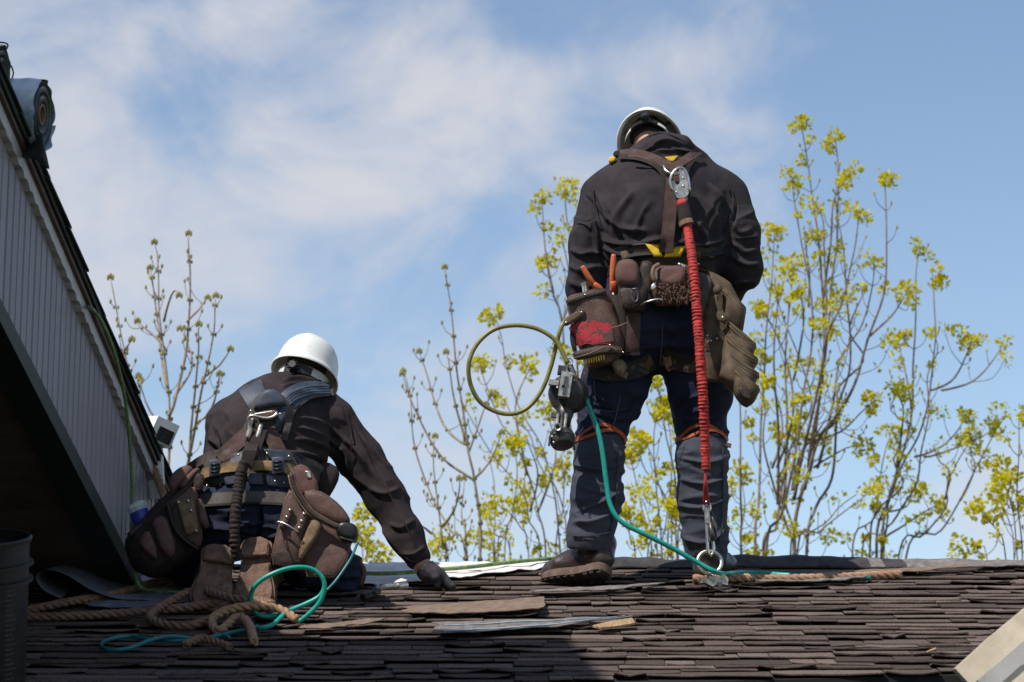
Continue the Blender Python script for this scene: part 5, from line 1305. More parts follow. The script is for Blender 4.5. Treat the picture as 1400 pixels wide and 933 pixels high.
    s.cut(H @ Vector((0, 0, -.040)), H.to_3x3() @ Vector((0, -.10, 1))); s.cut(P(578, 770, 9.99), (P(578, 770, 9.99) - P(552, 728, 10.01)))
    V, F = s.mesh(); V = relax(V, F, 2)
    st = [([(386, 520), (410, 516), (440, 524)], 3, .008), ([(384, 528), (410, 526), (442, 534)], 3, .008), ([(392, 512), (415, 507), (436, 513)], 3, .006), ([(388, 540), (415, 537), (446, 546)], 4, .008),
          ([(400, 600), (430, 606), (462, 622)], 4, .009), ([(395, 585), (430, 590), (470, 615)], 4, .008), ([(405, 570), (440, 578), (475, 605)], 4, .007), ([(390, 620), (420, 622), (450, 634)], 5, .012), ([(410, 634), (430, 636), (448, 646)], 5, .010),
          ([(465, 610), (474, 625), (476, 645)], 4.5, .010), ([(470, 600), (490, 620), (505, 650)], 4.5, .008), ([(285, 600), (300, 612), (310, 636)], 5, .010), ([(292, 580), (302, 600), (304, 622)], 4, .008), ([(280, 632), (296, 636), (318, 628)], 4, .008),
          ([(508, 668), (526, 676), (545, 668)], 4, .008), ([(532, 716), (548, 722), (566, 712)], 4, .008), ([(553, 756), (566, 758), (580, 748)], 3, .007),
          ([(478, 570), (500, 610), (520, 650)], 2, -.007)]
    V = folds(V, F, st, .003, [(280, 555, 480, 660, 24, 20, .008, 4.5), (470, 590, 590, 770, 52, 18, .006, 5.5)])
    mesh('hooded_sweatshirt', V, F, M['hoodie2'], me, True); bv = bvh_of(V, F)
    for pth in ([(466, 552), (478, 580), (480, 610), (474, 640)], [(292, 580), (300, 606), (302, 628)], [(488, 590), (515, 640), (540, 690), (570, 748)], [(554, 762), (568, 768), (584, 752)]):
        strap('seam', pth, 2.0, bv, M['hoodie2'], me, .0028, .003, 3, 2)
    # knitted glove with rubber palm
    s = SDF([(wrR, .05), (hs, .12)], .02, .004)
    s.cone(wrR.lerp(hs, .18), wrR.lerp(hs, .42), .040, .040, .01)
    G_ = (hs - wrR).normalized() + Vector((.25, .35, .1)); hand_sdf(s, wrR + (hs - wrR) * .12, G_, (.1, -.25, 1), 1.5, curl=.85, thumb=-1, k=.004); s.ell(wrR.lerp(hs, .60) + Vector((0, 0, .012)), (.046, .040, .027), None, .02)
    s.cut(wrR.lerp(hs, .20), wrR - hs)
    V, F = s.mesh(); V = relax(V, F, 1); N = vnormals(V, F); V = V + N * (.003 * (vnoise(V * 60) - .5))[:, None]
    gl = mesh('glove', V, F, M['glove'], me, True); gl.data.materials.append(M['glovedip']); cc = V[F].mean(1); cn = N[F[:, 0]]
    gl.data.polygons.foreach_set('material_index', ((cn[:, 2] < -.05) | (cc[:, 0] < hs.x - .055 + 0 * cc[:, 2])).astype(np.int32))
    hat = hard_hat('bright white hard hat on the kneeling roofer, dome lit by the sun', H, 10.12, -.016)
    # knee pad straps
    for d in (0, .03): tubeobj('knee_strap', [kneeR + Vector((.05 - .02 * d, -.05 + d, .06)), kneeR + Vector((.10, -.03 + d, .01)), kneeR + Vector((.088, -.01 + d, -.055))], .010, M['leather'], me, 8)
    # ---- harness
    hr = empty('safety_harness', P(367, 570, 9.85), 'blue grey padded fall harness with back plate on the kneeling roofer', 'safety harness', 'fall harnesses of the two roofers')
    def dep(x, y): return (CAMP + Pdir(x, y).normalized() * hit(bv, x, y)).y
    strap('shoulder_edge', [(334, 528), (343, 545), (345, 565), (334, 592), (318, 612)], 9, bv, M['padgrey'], hr, .006, .008); strap('shoulder_edge', [(456, 536), (425, 541), (402, 558), (394, 580), (388, 602)], 9, bv, M['padgrey'], hr, .006, .008)
    for pth in ([(341, 526), (348, 540), (356, 556)], [(450, 532), (425, 533), (404, 540), (388, 553)]):
        sh = strap('shoulder_pad', [(*q, w) for q, w in zip(pth, (34, 32, 30) if len(pth) == 3 else (18, 24, 28, 26))], 30, bv, M['padblue'], hr, .014, .012, 9, bow=.006)
        for o in (-8, -2.5, 3, 8.5):
            nx, ny = (-(pth[-1][1] - pth[0][1]), pth[-1][0] - pth[0][0]); l = math.hypot(nx, ny); k_ = .65 if len(pth) == 4 else 1
            strap('pad_rib', [(a + nx / l * o * k_, b + ny / l * o * k_) for a, b in pth], 2.4, bv, M['padblue'], sh, .025, .004, 3)
    yb = dep(367, 560)
    pad('back_plate', [(338, 566), (347, 545), (360, 534), (378, 534), (393, 545), (398, 560), (388, 585), (374, 602), (352, 600), (340, 585)], yb - .020, M['padgrey'], hr, .012, .03, 1)
    pad('back_plate_cover', [(345, 558), (356, 538), (366, 532), (378, 533), (390, 545), (392, 556), (372, 556), (352, 561)], yb - .036, M['padblue'], hr, .022, .02, 1, rough=.004)
    pad('back_plate_wing', [(381, 556), (393, 552), (394, 566), (384, 582), (372, 592), (374, 580)], yb - .030, M['padblue'], hr, .010, .02, 1)
    pad('keeper', [(350, 564), (378, 561), (377, 571), (352, 573)], yb - .055, M['pink'], hr, .008, .02, 1)
    strap('back_strap', [(346, 588), (330, 600), (312, 616), (300, 628)], 20, bv, M['web'], hr, .012, .004); strap('back_strap', [(366, 586), (374, 602), (384, 622)], 20, bv, M['web'], hr, .014, .004)
    strap('back_strap', [(356, 586), (350, 606), (342, 630)], 18, bv, M['webdk'], hr, .022, .004)
    rivets([(343, 562), (345, 574), (383, 566), (340, 598)], yb - .05, .004, M['metal'], hr)
    # ---- lumbar belt of the harness with tan strap
    top_ = [(270, 656), (282, 647), (300, 640), (336, 636), (372, 637), (400, 645), (424, 655), (438, 668)]
    strap('lumbar_pad', [(a, b - 2) for a, b in top_], 46, bv, M['padgrey'], hr, .008, .014, 9)
    for pl in ([(281, 640), (291, 627), (330, 618), (334, 632), (300, 637)], [(338, 617), (352, 614), (356, 630), (340, 631)], [(360, 614), (392, 616), (402, 630), (372, 631)], [(398, 617), (416, 624), (432, 640), (436, 652), (412, 640)],
               [(274, 660), (298, 650), (302, 664), (278, 672)], [(306, 650), (332, 647), (332, 662), (308, 663)], [(362, 648), (392, 651), (395, 668), (366, 664)], [(338, 648), (358, 647), (360, 663), (340, 662)]):
        cx, cy = sum(a for a, b in pl) / len(pl), sum(b for a, b in pl) / len(pl)
        q = []
        for a, b in pl:
            h = hit(bv, a, b); q.append((a, b, (CAMP + Pdir(a, b).normalized() * ((h if h else hit(bv, cx, cy)) - .028)).y))
        pad('belt_plate', q, 0, M['padblue'], hr, .004, .012, 0)
    rivets([(290, 632), (326, 622), (365, 620), (395, 624), (424, 640), (283, 664), (376, 658), (388, 660)], 9.6, .0045, M['metal'], hr)
    for o in hr.children:
        if o.name.startswith('rivet') and abs((ORI[o.name]).y - 9.6) < .01:
            a, b, _ = proj([ORI[o.name]]); h = hit(bv, a[0], b[0]); 
            if h: q = CAMP + Pdir(a[0], b[0]).normalized() * (h - .036); o.location = q - ORI[hr.name]; ORI[o.name] = q
    ts = strap('belt_strap', [(268, 653), (282, 646), (303, 640), (336, 637), (372, 637), (402, 642)], 13.5, bv, M['tanweb'], hr, .034, .004)
    for a, b in ((294, 640), (379.5, 636.5)):
        y = dep(a, b) - .05
        pad('buckle', [(a - 8, b - 11), (a + 8, b - 12), (a + 9, b + 10), (a - 8, b + 12)], y, M['padblue'], hr, .004, .014, 0)
        for k in (-1, 0, 1): G().tube([P(a - 6, b + k * 5 + .6, y - .006), P(a + 6, b + k * 5 - .6, y - .006)], .0035, 6).out('buckle_bar', M['black'], hr, True)
    # waistband piping
    strap('waistband', [(272, 684), (300, 681), (340, 679), (380, 680), (402, 684)], 15, bt, M['padgrey'], me, .010, .006); strap('waistband_edge', [(272, 692), (300, 690), (340, 688), (380, 689), (402, 692)], 3, bt, M['blackfab'], me, .014, .006)
    # ---- lanyard with carabiner
    ln = empty('lanyard', P(340, 640, 9.6), 'brown gathered lanyard hanging down the kneeling roofer’s back from a steel hook', 'lanyard', 'lanyards on the roofers’ backs')
    yc = yb - .075
    tubeobj('hook', [P(341, 602, yc), P(339, 588, yc), P(339, 574, yc - .005), P(344, 568, yc - .008), P(352, 570, yc - .008), P(366, 572, yc - .008), P(377, 568, yc - .005), P(378, 563, yc)], .0062, M['metal'], ln, 8)
    tubeobj('hook', [P(346, 567, yc - .004), P(360, 565, yc - .006), P(376, 562, yc - .004)], .0045, M['metal'], ln, 8)
    G().tube([P(342, 584, yc - .006), P(339, 598, yc - .006)], [.010, .011], 10).out('hook_sleeve', M['castal'], ln, True, 50); G().tube([P(357, 580, yc + .01), P(354, 592, yc), P(350, 602, yc)], [.008, .010, .008], 10).out('gate_lock', M['castal'], ln, True, 50)
    tubeobj('hook_eye', [P(336, 602, yc), P(342, 598, yc), P(348, 602, yc), P(346, 610, yc), P(339, 610, yc)], .004, M['metaldk'], ln, 8, closed=True)
    yl = dep(340, 637) - .07
    sb = [[P(338 - w + o, b_, yy) for w in (-9, 0, 9)] for b_, o, yy in ((604, 7, yc + .005), (616, 4, yl - .0), (630, 0, yl), (640, -4, yl))]
    G().slab(sb, (0, .008, 0)).out('webbing', M['webdk'], ln, True, 50)
    tube_ruched('webbing_cover', [P(335, 632, yl - .008), P(329, 648, yl - .012), P(326, 670, yl - .015), P(322, 700, yl - .03), P(321, 728, yl - .03), P(322, 752, yl - .02), P(325, 764, yl)], .020, M['webdk'], ln, .10, .017)
    # ---- tool belt bags
    tb = empty('tool_belt', P(350, 690, 9.6), 'reddish suede tool belt with big side bags on the kneeling roofer', 'tool belt', 'tool belts of the two roofers')
    Yl = 9.74
    loft('left_bag', [(180, 728, 262, 650, Yl, .075), (172, 742, 268, 668, Yl, .085), (174, 760, 276, 705, Yl, .09), (184, 780, 279, 735, Yl, .085), (200, 789, 276, 752, Yl, .07), (214, 790, 258, 770, Yl, .04)], M['bagdark'], tb, rough=.006, seed=21)
    pad('rounded_flap', [(230, 664), (234, 650), (246, 639), (259, 636), (264, 644), (256, 656), (240, 670), (234, 676)], Yl - .075, M['pink'], tb, .025, .05, 2, rough=.004)
    pad('flap_fold', [(244, 664), (256, 650), (268, 640), (274, 642), (262, 656), (250, 670)], Yl - .085, M['pink'], tb, .016, .04, 1, rough=.003)
    pad('front_panel', [(229, 689), (244, 677), (266, 662), (270, 679), (277, 728), (272, 750), (255, 742), (241, 732), (233, 711)], Yl - .085, M['pink'], tb, .018, .04, 1, rough=.004)
    pad('panel_shadow_gore', [(232, 690), (242, 684), (250, 728), (268, 742), (262, 746), (242, 734), (234, 712)], Yl - .098, M['leatherdk'], tb, .008, .02, 1)  # dark leather inset, shade beside the tan plate put into its colour
    pad('tan_plate', [(241, 684), (264, 681), (272, 728), (255, 731)], Yl - .115, M['tan'], tb, .006, .014, 0)
    rivets([(244, 687), (257, 685), (261, 698), (268, 726)], Yl - .124, .0055, M['metal'], tb)
    pad('side_strip', [(268, 682), (276, 683), (286, 718), (281, 723), (274, 716)], Yl - .10, M['leather'], tb, .010, .03, 1)
    pad('pocket', [(189, 742), (201, 724), (211, 737), (216, 766), (206, 761), (194, 750)], Yl - .085, M['pink'], tb, .022, .04, 1, rough=.004)
    pad('pocket', [(207, 711), (227, 704), (236, 730), (240, 745), (236, 763), (223, 757), (213, 733)], Yl - .088, M['pink'], tb, .024, .04, 1, rough=.004)
    band = [(270, 652), (250, 672), (232, 688), (222, 696), (207, 707), (190, 720), (176, 733)]
    for o, w, m in ((0, .011, 'leatherdk'), (3.5, .004, 'leather')):
        tubeobj('edge_binding', [P(a, b + o, Yl - .078 - .012 * math.sin(i)) for i, (a, b) in enumerate(band)], w, M[m], tb, 8)
    tubeobj('edge_binding', [P(229, 690, Yl - .105), P(238, 720, Yl - .11), P(252, 738, Yl - .11), P(272, 752, Yl - .10)], .006, M['leatherdk'], tb, 8)
    pad('hip_strap', [(262, 650), (272, 646), (280, 652), (276, 668), (268, 672)], Yl - .09, M['leatherdk'], tb, .008, .03, 1)
    Yr_ = 9.68
    loft('right_bag', [(398, 676, 482, 718, Yr_, .07), (388, 700, 486, 728, Yr_, .08), (380, 730, 480, 745, Yr_, .085), (374, 758, 470, 772, Yr_, .08), (384, 772, 456, 788, Yr_, .06), (398, 778, 444, 790, Yr_, .03)], M['leather'], tb, e=4.2, rough=.005, seed=22)
    pad('hip_panel', [(399, 640), (416, 634), (432, 655), (436, 674), (420, 680), (406, 672)], Yr_ - .065, M['pink'], tb, .012, .04, 1, rough=.004)
    pad('top_flap', [(412, 672), (434, 670), (456, 683), (472, 699), (480, 714), (462, 716), (430, 702), (414, 684)], Yr_ - .082, M['leather'], tb, .014, .05, 1, rough=.005)
    pad('front_pocket', [(393, 668), (404, 674), (424, 704), (416, 740), (409, 768), (390, 772), (370, 765), (381, 720)], Yr_ - .094, M['leather'], tb, .014, .05, 1, rough=.005)
    pad('pocket_base', [(371, 758), (384, 746), (404, 752), (410, 768), (392, 774), (374, 772)], Yr_ - .100, M['leatherdk'], tb, .008, .04, 0)
    for o, r_, m in ((0, .010, 'leatherdk'), (-3, .0045, 'tan'), (3.5, .0045, 'leather')):
        tubeobj('edge_binding', [P(a + o, b - o * .6, Yr_ - .118) for a, b in ((398, 648), (401, 662), (408, 678), (424, 700), (444, 713), (463, 722))], r_, M[m], tb, 8)
    pad('torn_flap', [(430, 705), (441, 716), (435, 731), (418, 757), (409, 768), (410, 748), (420, 722)], Yr_ - .112, M['tan'], tb, .014, .02, 1, rough=.008)
    pad('lower_panel', [(412, 748), (440, 744), (479, 746), (473, 770), (456, 789), (420, 788)], Yr_ - .082, M['leather'], tb, .008, .03, 0, rough=.006)
    for a, b in (((397, 696), (385, 722)), ((416, 701), (407, 728))):
        m_ = ((a[0] + b[0]) / 2, (a[1] + b[1]) / 2); dx = 4.5
        pad('rivet_tab', [(a[0] - dx, a[1]), (a[0] + dx, a[1] - 1), (b[0] + dx, b[1]), (b[0] - dx, b[1] + 1)], Yr_ - .122, M['leather'], tb, .006, .012, 1)
        rivets([(a[0] + (b[0] - a[0]) * t, a[1] + (b[1] - a[1]) * t) for t in (.06, .42, .76)], Yr_ - .130, .0055, M['metal'], tb)
    tubeobj('wire_loop', [P(377, 715, Yr_ - .135), P(384, 714, Yr_ - .14), P(396, 720, Yr_ - .15), P(408, 728, Yr_ - .14)], .0042, M['metal'], tb, 8)
    tubeobj('cord', [P(384, 718, Yr_ - .12), P(388, 740, Yr_ - .13), P(394, 754, Yr_ - .13)], .0025, M['leatherdk'], tb, 6)
    pad('metal_clip', [(417, 644), (424, 644), (426, 654), (420, 655)], Yr_ - .08, M['metal'], tb, .004, .01, 0)
    pad('hem_fold', [(428, 640), (446, 630), (464, 640), (460, 658), (446, 682), (434, 672)], 9.84, M['hoodie2'], me, .014, .06, 1, rough=.016)
    tp = pad('tape_measure', [(459, 722), (465, 713), (482, 715), (490, 722), (487, 739), (474, 739), (460, 731)], Yr_ - .115, M['black'], None, .016, .07, 2); tag(tp, 'black rubber tape measure clipped on the rim of the right suede bag', 'tape measure')
    G().box(P(474, 738, Yr_ - .10), (.05, .05, .006), Matrix.Rotation(.25, 3, 'Y')).out('base_plate', M['metaldk'], tp)
    # drink bottle in the left bag
    b0, b1 = P(206, 740, Yl - .02), P(186, 690, Yl - .02); ax = (b1 - b0).normalized(); L_ = (b1 - b0).length; Q = Matrix.Translation(b0) @ ax.to_track_quat('Z', 'Y').to_matrix().to_4x4()
    bo = empty('bottle', b0, 'clear bottle with blue label standing in the left suede bag', 'bottle')
    G().lathe([(.001, 0), (.034, .0), (.036, .01), (.036, L_ * .45), (.034, L_ * .5)], Q, 24).out('base', M['bottle'], bo, True, 50)
    G().lathe([(.0365, L_ * .48), (.0365, L_ * .80)], Q, 24).out('label', M['blue'], bo, True, 50)
    G().lathe([(.036, L_ * .78), (.036, L_ * .86), (.037, L_ * .87), (.037, L_ * .96), (.033, L_ * 1.02), (.001, L_ * 1.03)], Q, 24).out('lid', M['bottle'], bo, True, 50)
    return me, bv, bt
KNEEL, BV2, BT2 = kneeling_roofer()
# ================================================================== things on the roof
def sheet(name, pts_top, pts_bot, n, m, lift=.03, th=.0025, wav=.006, seed=0, rows=6, parent=None):
    """a flexible sheet lying on the roof between two lines given in the picture plane"""
    A = [np.array(q, float) for q in spl(pts_top, 8)]; B = [np.array(q, float) for q in spl(pts_bot, 8)]
    ia = resample(A, 1.0); ib = resample(B, 1.0); tp = []
    for j in range(rows):
        v = j / (rows - 1); row = []
        for i in range(n):
            u = i / (n - 1); a = ia[int(u * (len(ia) - 1))]; b = ib[int(u * (len(ib) - 1))]; q = a + (b - a) * v
            p = R(q[0], q[1], 0); p = p + RN * (lift + wav * (noise.noise(Vector((p.x * 9, p.y * 9, seed))) + .5 * noise.noise(Vector((p.x * 27, p.y * 27, seed)))))
            row.append(p)
        tp.append(row)
    return G().slab(tp, RN * -th).out(name, m, parent, True, 60)
def WP(px, py, off=.05):
    s, z = onwall(px, py, off); return HW(s, z, off)
def build_roof_items():
    # white underlayment laid near the ridge, behind the kneeling roofer
    tag(sheet('underlayment', [(478, 780), (560, 777.5), (660, 777), (752, 776)], [(478, 806), (540, 806), (640, 796), (750, 783)], 60, M['under'], .026, wav=.010, seed=2), 'white underlayment sheet laid between the kneeling roofer’s hand and the boot', 'underlayment')
    tag(sheet('underlayment', [(150, 800), (205, 783), (262, 786)], [(80, 838), (200, 832), (264, 826)], 30, M['under'], .028, wav=.010, seed=5), 'pale underlayment strip showing under the left suede bag', 'underlayment')
    # curled grey membrane at the left
    prof = spl([(84, .05), (60, .085), (50, .135), (64, .158), (92, .135), (122, .085), (160, .045), (210, .032), (262, .030)], 5); tp = []
    for j in range(8):
        row = []
        for q in prof:
            p = R(q[0], 838 - .03 * (q[0] - 50), 0) + RN * q[1] * (1 - .25 * j / 7) + Vector((0, .34 * j / 7, .34 * j / 7 * RT)); row.append(p + Vector((0, .03 * noise.noise(Vector((q[0] * .02, 0, 0))) if j == 0 else 0, .004 * noise.noise(p * 9))))
        tp.append(row)
    cm = G().slab(tp, (0, .002, .001)).out('membrane_sheet', M['ugrey'], None, True, 60); tag(cm, 'curled grey membrane sheet lying in shade at the foot of the left wall', 'membrane')
    tag(sheet('membrane_strip', [(130, 808), (185, 806), (250, 812)], [(120, 840), (190, 842), (262, 834)], 30, M['ugrey'], .034, wav=.008, seed=7), 'flat grey membrane strip beside the brown rope below the left bag', 'membrane')
    # loose shingle pieces
    def loose(px0, py0, px1, py1, d0, d1, m, label, lift=.03, curl=.02, seed=1, strips=(), wav=.004):
        tp = []; n = 22; rg = random.Random(seed)
        A0, A1 = R(px0, py0), R(px1, py1); dn = Vector((0, -math.cos(math.radians(18)), -math.sin(math.radians(18))))
        for j in range(5):
            v = j / 4; row = []
            for i in range(n):
                u = i / (n - 1); dd = d0 + (d1 - d0) * u
                p = A0.lerp(A1, u) + dn * dd * v + RN * (lift + curl * (2 * abs(u - .5)) ** 2 * v + wav * noise.noise(Vector((u * 6, v * 2, seed * 3.1))) + (rg.uniform(-.001, .001)))
                if i in (0, n - 1): p = p + (A1 - A0).normalized() * .05 * noise.noise(Vector((v * 3.3, seed * 2.2, i)))
                if j == 4: p = p + dn * .030 * noise.noise(Vector((u * 7, seed, 0))) + dn * .010 * noise.noise(Vector((u * 30, seed, 4)))
                row.append(p)
            tp.append(row)
        o = G().slab(tp, RN * -.0035).out('loose_shingle', M[m], None, False); tag(o, label, 'shingle', 'torn off shingles lying on the roof')
        for (v0, v1) in strips:
            s_ = [[A0.lerp(A1, .03 + .94 * u) + dn * (d0 + (d1 - d0) * u) * v + RN * (lift + .0035 + curl * (2 * abs(.03 + .94 * u - .5)) ** 2 * v + wav * noise.noise(Vector(((.03 + .94 * u) * 6, v * 2, seed * 3.1)))) for u in np.linspace(0, 1, 14)] for v in (v0, v1)]
            G().slab(s_, RN * -.002).out('adhesive_strip', M['adhesive'], o, False)
        return o
    loose(552, 842, 745, 828, .16, .26, 'loose', 'tan torn shingle lying face down in sunlight at mid roof', .034, .012, 1)
    loose(600, 864, 862, 856, .24, .05, 'loosegrey', 'long grey torn shingle with pale blue release strips at the shadow edge', .036, .010, 2, ((.34, .40), (.86, .93)))
    loose(735, 818, 905, 808, .09, .07, 'loosegrey', 'grey torn shingle lying below the brown boot', .034, .010, 3)
    loose(1030, 803, 1180, 797, .09, .10, 'loosegrey', 'dull grey torn shingle in front of the brown rope at right', .034, .008, 4)
    loose(1110, 794, 1330, 784, .10, .06, 'loose', 'tan weathered shingle strip at the end of the straight brown rope', .034, .008, 5)
    loose(410, 868, 520, 858, .10, .08, 'loose', 'tan sunlit shingle scrap right of the rope end', .034, .008, 6)
    loose(1330, 782, 1420, 776, .10, .10, 'loosegrey', 'pale grey shingle scrap near the right edge of the ridge', .034, .008, 7)
    # ridge: dark curling layers over the ridge on the right
    for (a, b, l, s_, lab) in ((1000, 1245, .03, 1, 'dark felt strip curling over the ridge right of the anchor'), (1130, 1400, .012, 2, 'thin dark felt strip along the right end of the ridge'), (755, 960, .02, 3, 'dark felt strip on the ridge between the two boots')):
        tp = []
        for j, (s, z) in enumerate(((-.03, -.03), (.0, .008), (.06, .012), (.14, .004))):
            row = []
            for i in range(26):
                u = i / 25; x0 = P(a + (b - a) * u, 770, YR).x
                k = (l * .7 * (1 - u ** 3) + .010 * noise.noise(Vector((u * 7, s_, 0)))) * (.25 if s > .1 else 1)
                p = roofpt(x0, max(s, 0), z + k + .012) + Vector((0, .03 if s < 0 else 0, -.01 if s < 0 else 0)); row.append(p)
            tp.append(row)
        o = G().slab(tp, RN * -.006).out('felt_strip', M['felt'] if s_ != 2 else M['loosegrey'], None, False); tag(o, lab, 'roofing felt')
    wc = [R(810, 869, .036), R(832, 865, .04), R(864, 862, .046), R(868, 867, .04), R(842, 870, .036), R(822, 871, .034)]
    tag(G().prism(wc, RN * -.007).out('wood_chip', M['wood'], None), 'split pale wood chip beside the long torn shingle', 'wood chip')
    tag(G().prism([R(1266, 905, .036), R(1279, 901, .04), R(1280, 903, .04), R(1268, 906, .036)], RN * -.004).out('wood_chip', M['wood'], None), 'small pale wood scrap near the eave at right', 'scrap')
    # ---- ropes
    def rope(name, label, pts, r, m, grp='brown ropes on the roof', cat='rope'):
        o = ropegeo(pts, r).out(name, M[m], None, True); return tag(o, label, cat, grp)
    L_ = .034
    rope('rope', 'thick brown rope doubled back along the shingles at lower left', [R(30, 848, L_), R(90, 840, L_ + .01), R(160, 828, L_ + .01), R(215, 815, L_ + .02), R(236, 812, L_ + .01), R(228, 800, L_), P(226, 780, 9.95), P(222, 756, 9.99)], .0165, 'ropeshade')
    rope('rope', 'thick brown rope tangled in loops in front of the boots', [R(34, 856, L_), R(100, 855, L_), R(180, 850, L_), R(260, 846, L_ + .01), R(330, 838, L_ + .015), R(372, 850, L_ + .03), R(330, 858, L_ + .03), R(300, 862, L_ + .02), R(262, 868, L_), R(222, 866, L_), R(206, 858, L_ + .01), R(235, 845, L_ + .03), R(270, 838, L_ + .05), R(310, 848, L_ + .05), R(345, 852, L_ + .045)], .0165, 'ropeshade')
    rope('rope', 'sunlit end of brown rope bent towards the camera by the teal hose', [R(406, 860, L_), R(380, 856, L_ + .03), R(350, 858, L_ + .045), R(312, 862, L_ + .04), R(290, 868, L_ + .02), R(300, 876, L_), R(325, 868, L_ + .03), R(340, 874, L_ + .02), R(348, 892, L_)], .0165, 'rope')
    rope('rope', 'short brown rope scrap lying in shade', [R(252, 896, L_), R(275, 890, L_ + .01), R(300, 893, L_), R(312, 897, L_)], .015, 'ropeshade')
    rope('rope', 'straight brown rope running right from the roof anchor', [R(948, 803, L_), R(1000, 804, L_ + .006), R(1080, 803, L_), R(1150, 801, L_), R(1232, 797, L_)], .0175, 'rope')
    rope('rope', 'reddish rope hanging down the right side of the left house', [P(190, 596, 10.3), P(200, 617, 10.28), P(212, 645, 10.25), P(221, 668, 10.2), P(226, 690, 10.15), P(222, 712, 10.1), P(225, 762, 10.0)], .0165, 'rope')
    # ---- hoses
    def hose(name, label, pts, r, m, cat='hose', grp='air hoses on the roof', sub=10): return tag(tubeobj(name, pts, r, M[m], None, 12, sub, .010), label, cat, grp)
    th = .0085
    lp = [P(343, 818, 9.36), P(350, 800, 9.34), P(372, 785, 9.33), P(402, 776, 9.34), P(428, 779, 9.36), P(443, 795, 9.37), P(440, 818, 9.38), P(424, 838, 9.39), P(404, 851, 9.40)]
    hose('air_hose', 'teal air hose standing in a loop in front of the right boot sole', [P(444, 800, 9.43), P(441, 810, 9.43), P(430, 820, 9.43), P(398, 834, 9.42), P(370, 843, 9.40), P(350, 838, 9.37)] + lp + [R(396, 854, .05), R(372, 866, .03), R(352, 867, .02)], th, 'teal')
    hose('air_hose', 'thin shade-toned teal line running up from the teal loop to the right bag', [P(489, 742, 9.56), P(479, 765, 9.50), P(460, 793, 9.47), P(446, 808, 9.45)], .005, 'tealshade')
    hose('air_hose', 'shade-toned teal hose lying in a flat loop at lower left', [R(352, 868, .03), R(320, 876, .03), R(285, 884, .03), R(240, 888, .03), R(205, 886, .03), R(178, 882, .03), R(150, 886, .03), R(138, 894, .03), R(150, 901, .03), R(178, 900, .035), R(210, 892, .045), R(238, 888, .045), R(275, 886, .03), R(300, 880, .03), R(314, 884, .03)], .0075, 'tealshade')
    yh = 9.90
    hose('air_hose', 'bright teal hose running from the yellow coupling down past the boots', [P(796, 534, yh), P(806, 558, yh), P(818, 590, yh - .01), P(824, 620, yh - .01), P(829, 660, yh), P(835, 692, yh), P(850, 714, yh), P(880, 730, yh + .01), P(920, 750, yh + .04), P(955, 770, yh + .06), P(985, 784, yh + .09), R(1020, 793, .03), R(1080, 797, .03), R(1140, 800, .03), R(1190, 800, .03)], .0095, 'teal')
    yo = 9.86
    hose('air_hose', 'olive whip hose bent into a big loop beside the standing roofer', [P(776, 497, yo), P(768, 480, yo), P(758, 464, yo), P(735, 450, yo), P(705, 445, yo), P(675, 451, yo), P(652, 471, yo), P(641, 498, yo), P(644, 528, yo + .02), P(660, 553, yo + .04), P(690, 566, yo + .05), P(718, 560, yo + .05), P(740, 535, yo + .05), P(753, 502, yo + .04), P(760, 474, yo + .03), P(768, 446, yo + .02), P(780, 433, yo + .05)], .0088, 'olivehose')
    cp = empty('hose_coupling', P(783, 505, yh), 'steel and yellow taped coupling joining olive and teal hoses', 'coupling')
    G().tube([P(775, 494, yh - .02), P(779, 503, yh - .01)], [.010, .012], 10).out('nipple', M['metal'], cp, True, 50); G().tube([P(778, 500, yh), P(783, 512, yh)], [.015, .015], 12).out('collar', M['castal'], cp, True, 50); G().tube([P(782, 510, yh), P(785, 517, yh)], [.013, .014], 12).out('sleeve', M['metal'], cp, True, 50)
    tp = resample([P(784, 514, yh), P(790, 524, yh), P(796, 537, yh)], .003); G().tube([Vector(q) for q in tp], [.0145 + .003 * noise.noise(Vector((i * .7, 0, 0))) - .004 * i / len(tp) for i in range(len(tp))], 12).out('tape_wrap', M['yellowtape'], cp, True)
    tubeobj('keeper_ring', [P(772, 492, yh - .03), P(779, 489, yh - .03), P(783, 496, yh - .03), P(777, 500, yh - .03)], .003, M['metal'], cp, 6, closed=True)
    hose('rope', 'thin green rope draped over the rake and hanging down the mauve siding', [WP(108, 424, -.3), WP(122, 420, .05), WP(140, 442, .09), WP(157, 485, .10), WP(170, 540, .09), WP(177, 600, .07), WP(180, 650, .06), WP(180, 700, .05), P(182, 760, 9.78), P(190, 800, 9.74), R(212, 822, .04), R(240, 824, .04), R(290, 826, .04)], .0065, 'greenrope', 'rope', 'pale green ropes')
    hose('rope', 'thin green rope crossing the white underlayment behind the gloved hand', [R(486, 798, .045), R(510, 800, .045), R(550, 799, .045), R(590, 795, .045), R(640, 791, .045), R(690, 785, .045), R(750, 779, .045), R(790, 775, .04)], .008, 'greenrope', 'rope', 'pale green ropes')
    # ---- coil nail gun hanging from the belt
    ng = empty('nail_gun', P(772, 560, 9.86), 'dark coil nail gun hanging beside the standing roofer’s left thigh', 'nail gun'); y = 9.88
    g = G(); c = P(776, 539, y); Q = Matrix.Translation(c) @ Vector((-.25, -1, -.1)).to_track_quat('Z', 'Y').to_matrix().to_4x4()
    g.lathe([(.001, -.06), (.066, -.06), (.073, -.05), (.073, .02), (.066, .034), (.05, .040), (.001, .042)], Q, 30); g.out('nail_canister', M['gunbody'], ng, True, 40)
    G().lathe([(.0745, -.02), (.077, -.014), (.077, -.004), (.0745, .002)], Q, 30).out('canister_rim', M['metaldk'], ng, True, 40)
    ry = Matrix.Rotation(math.radians(9), 3, 'Y')
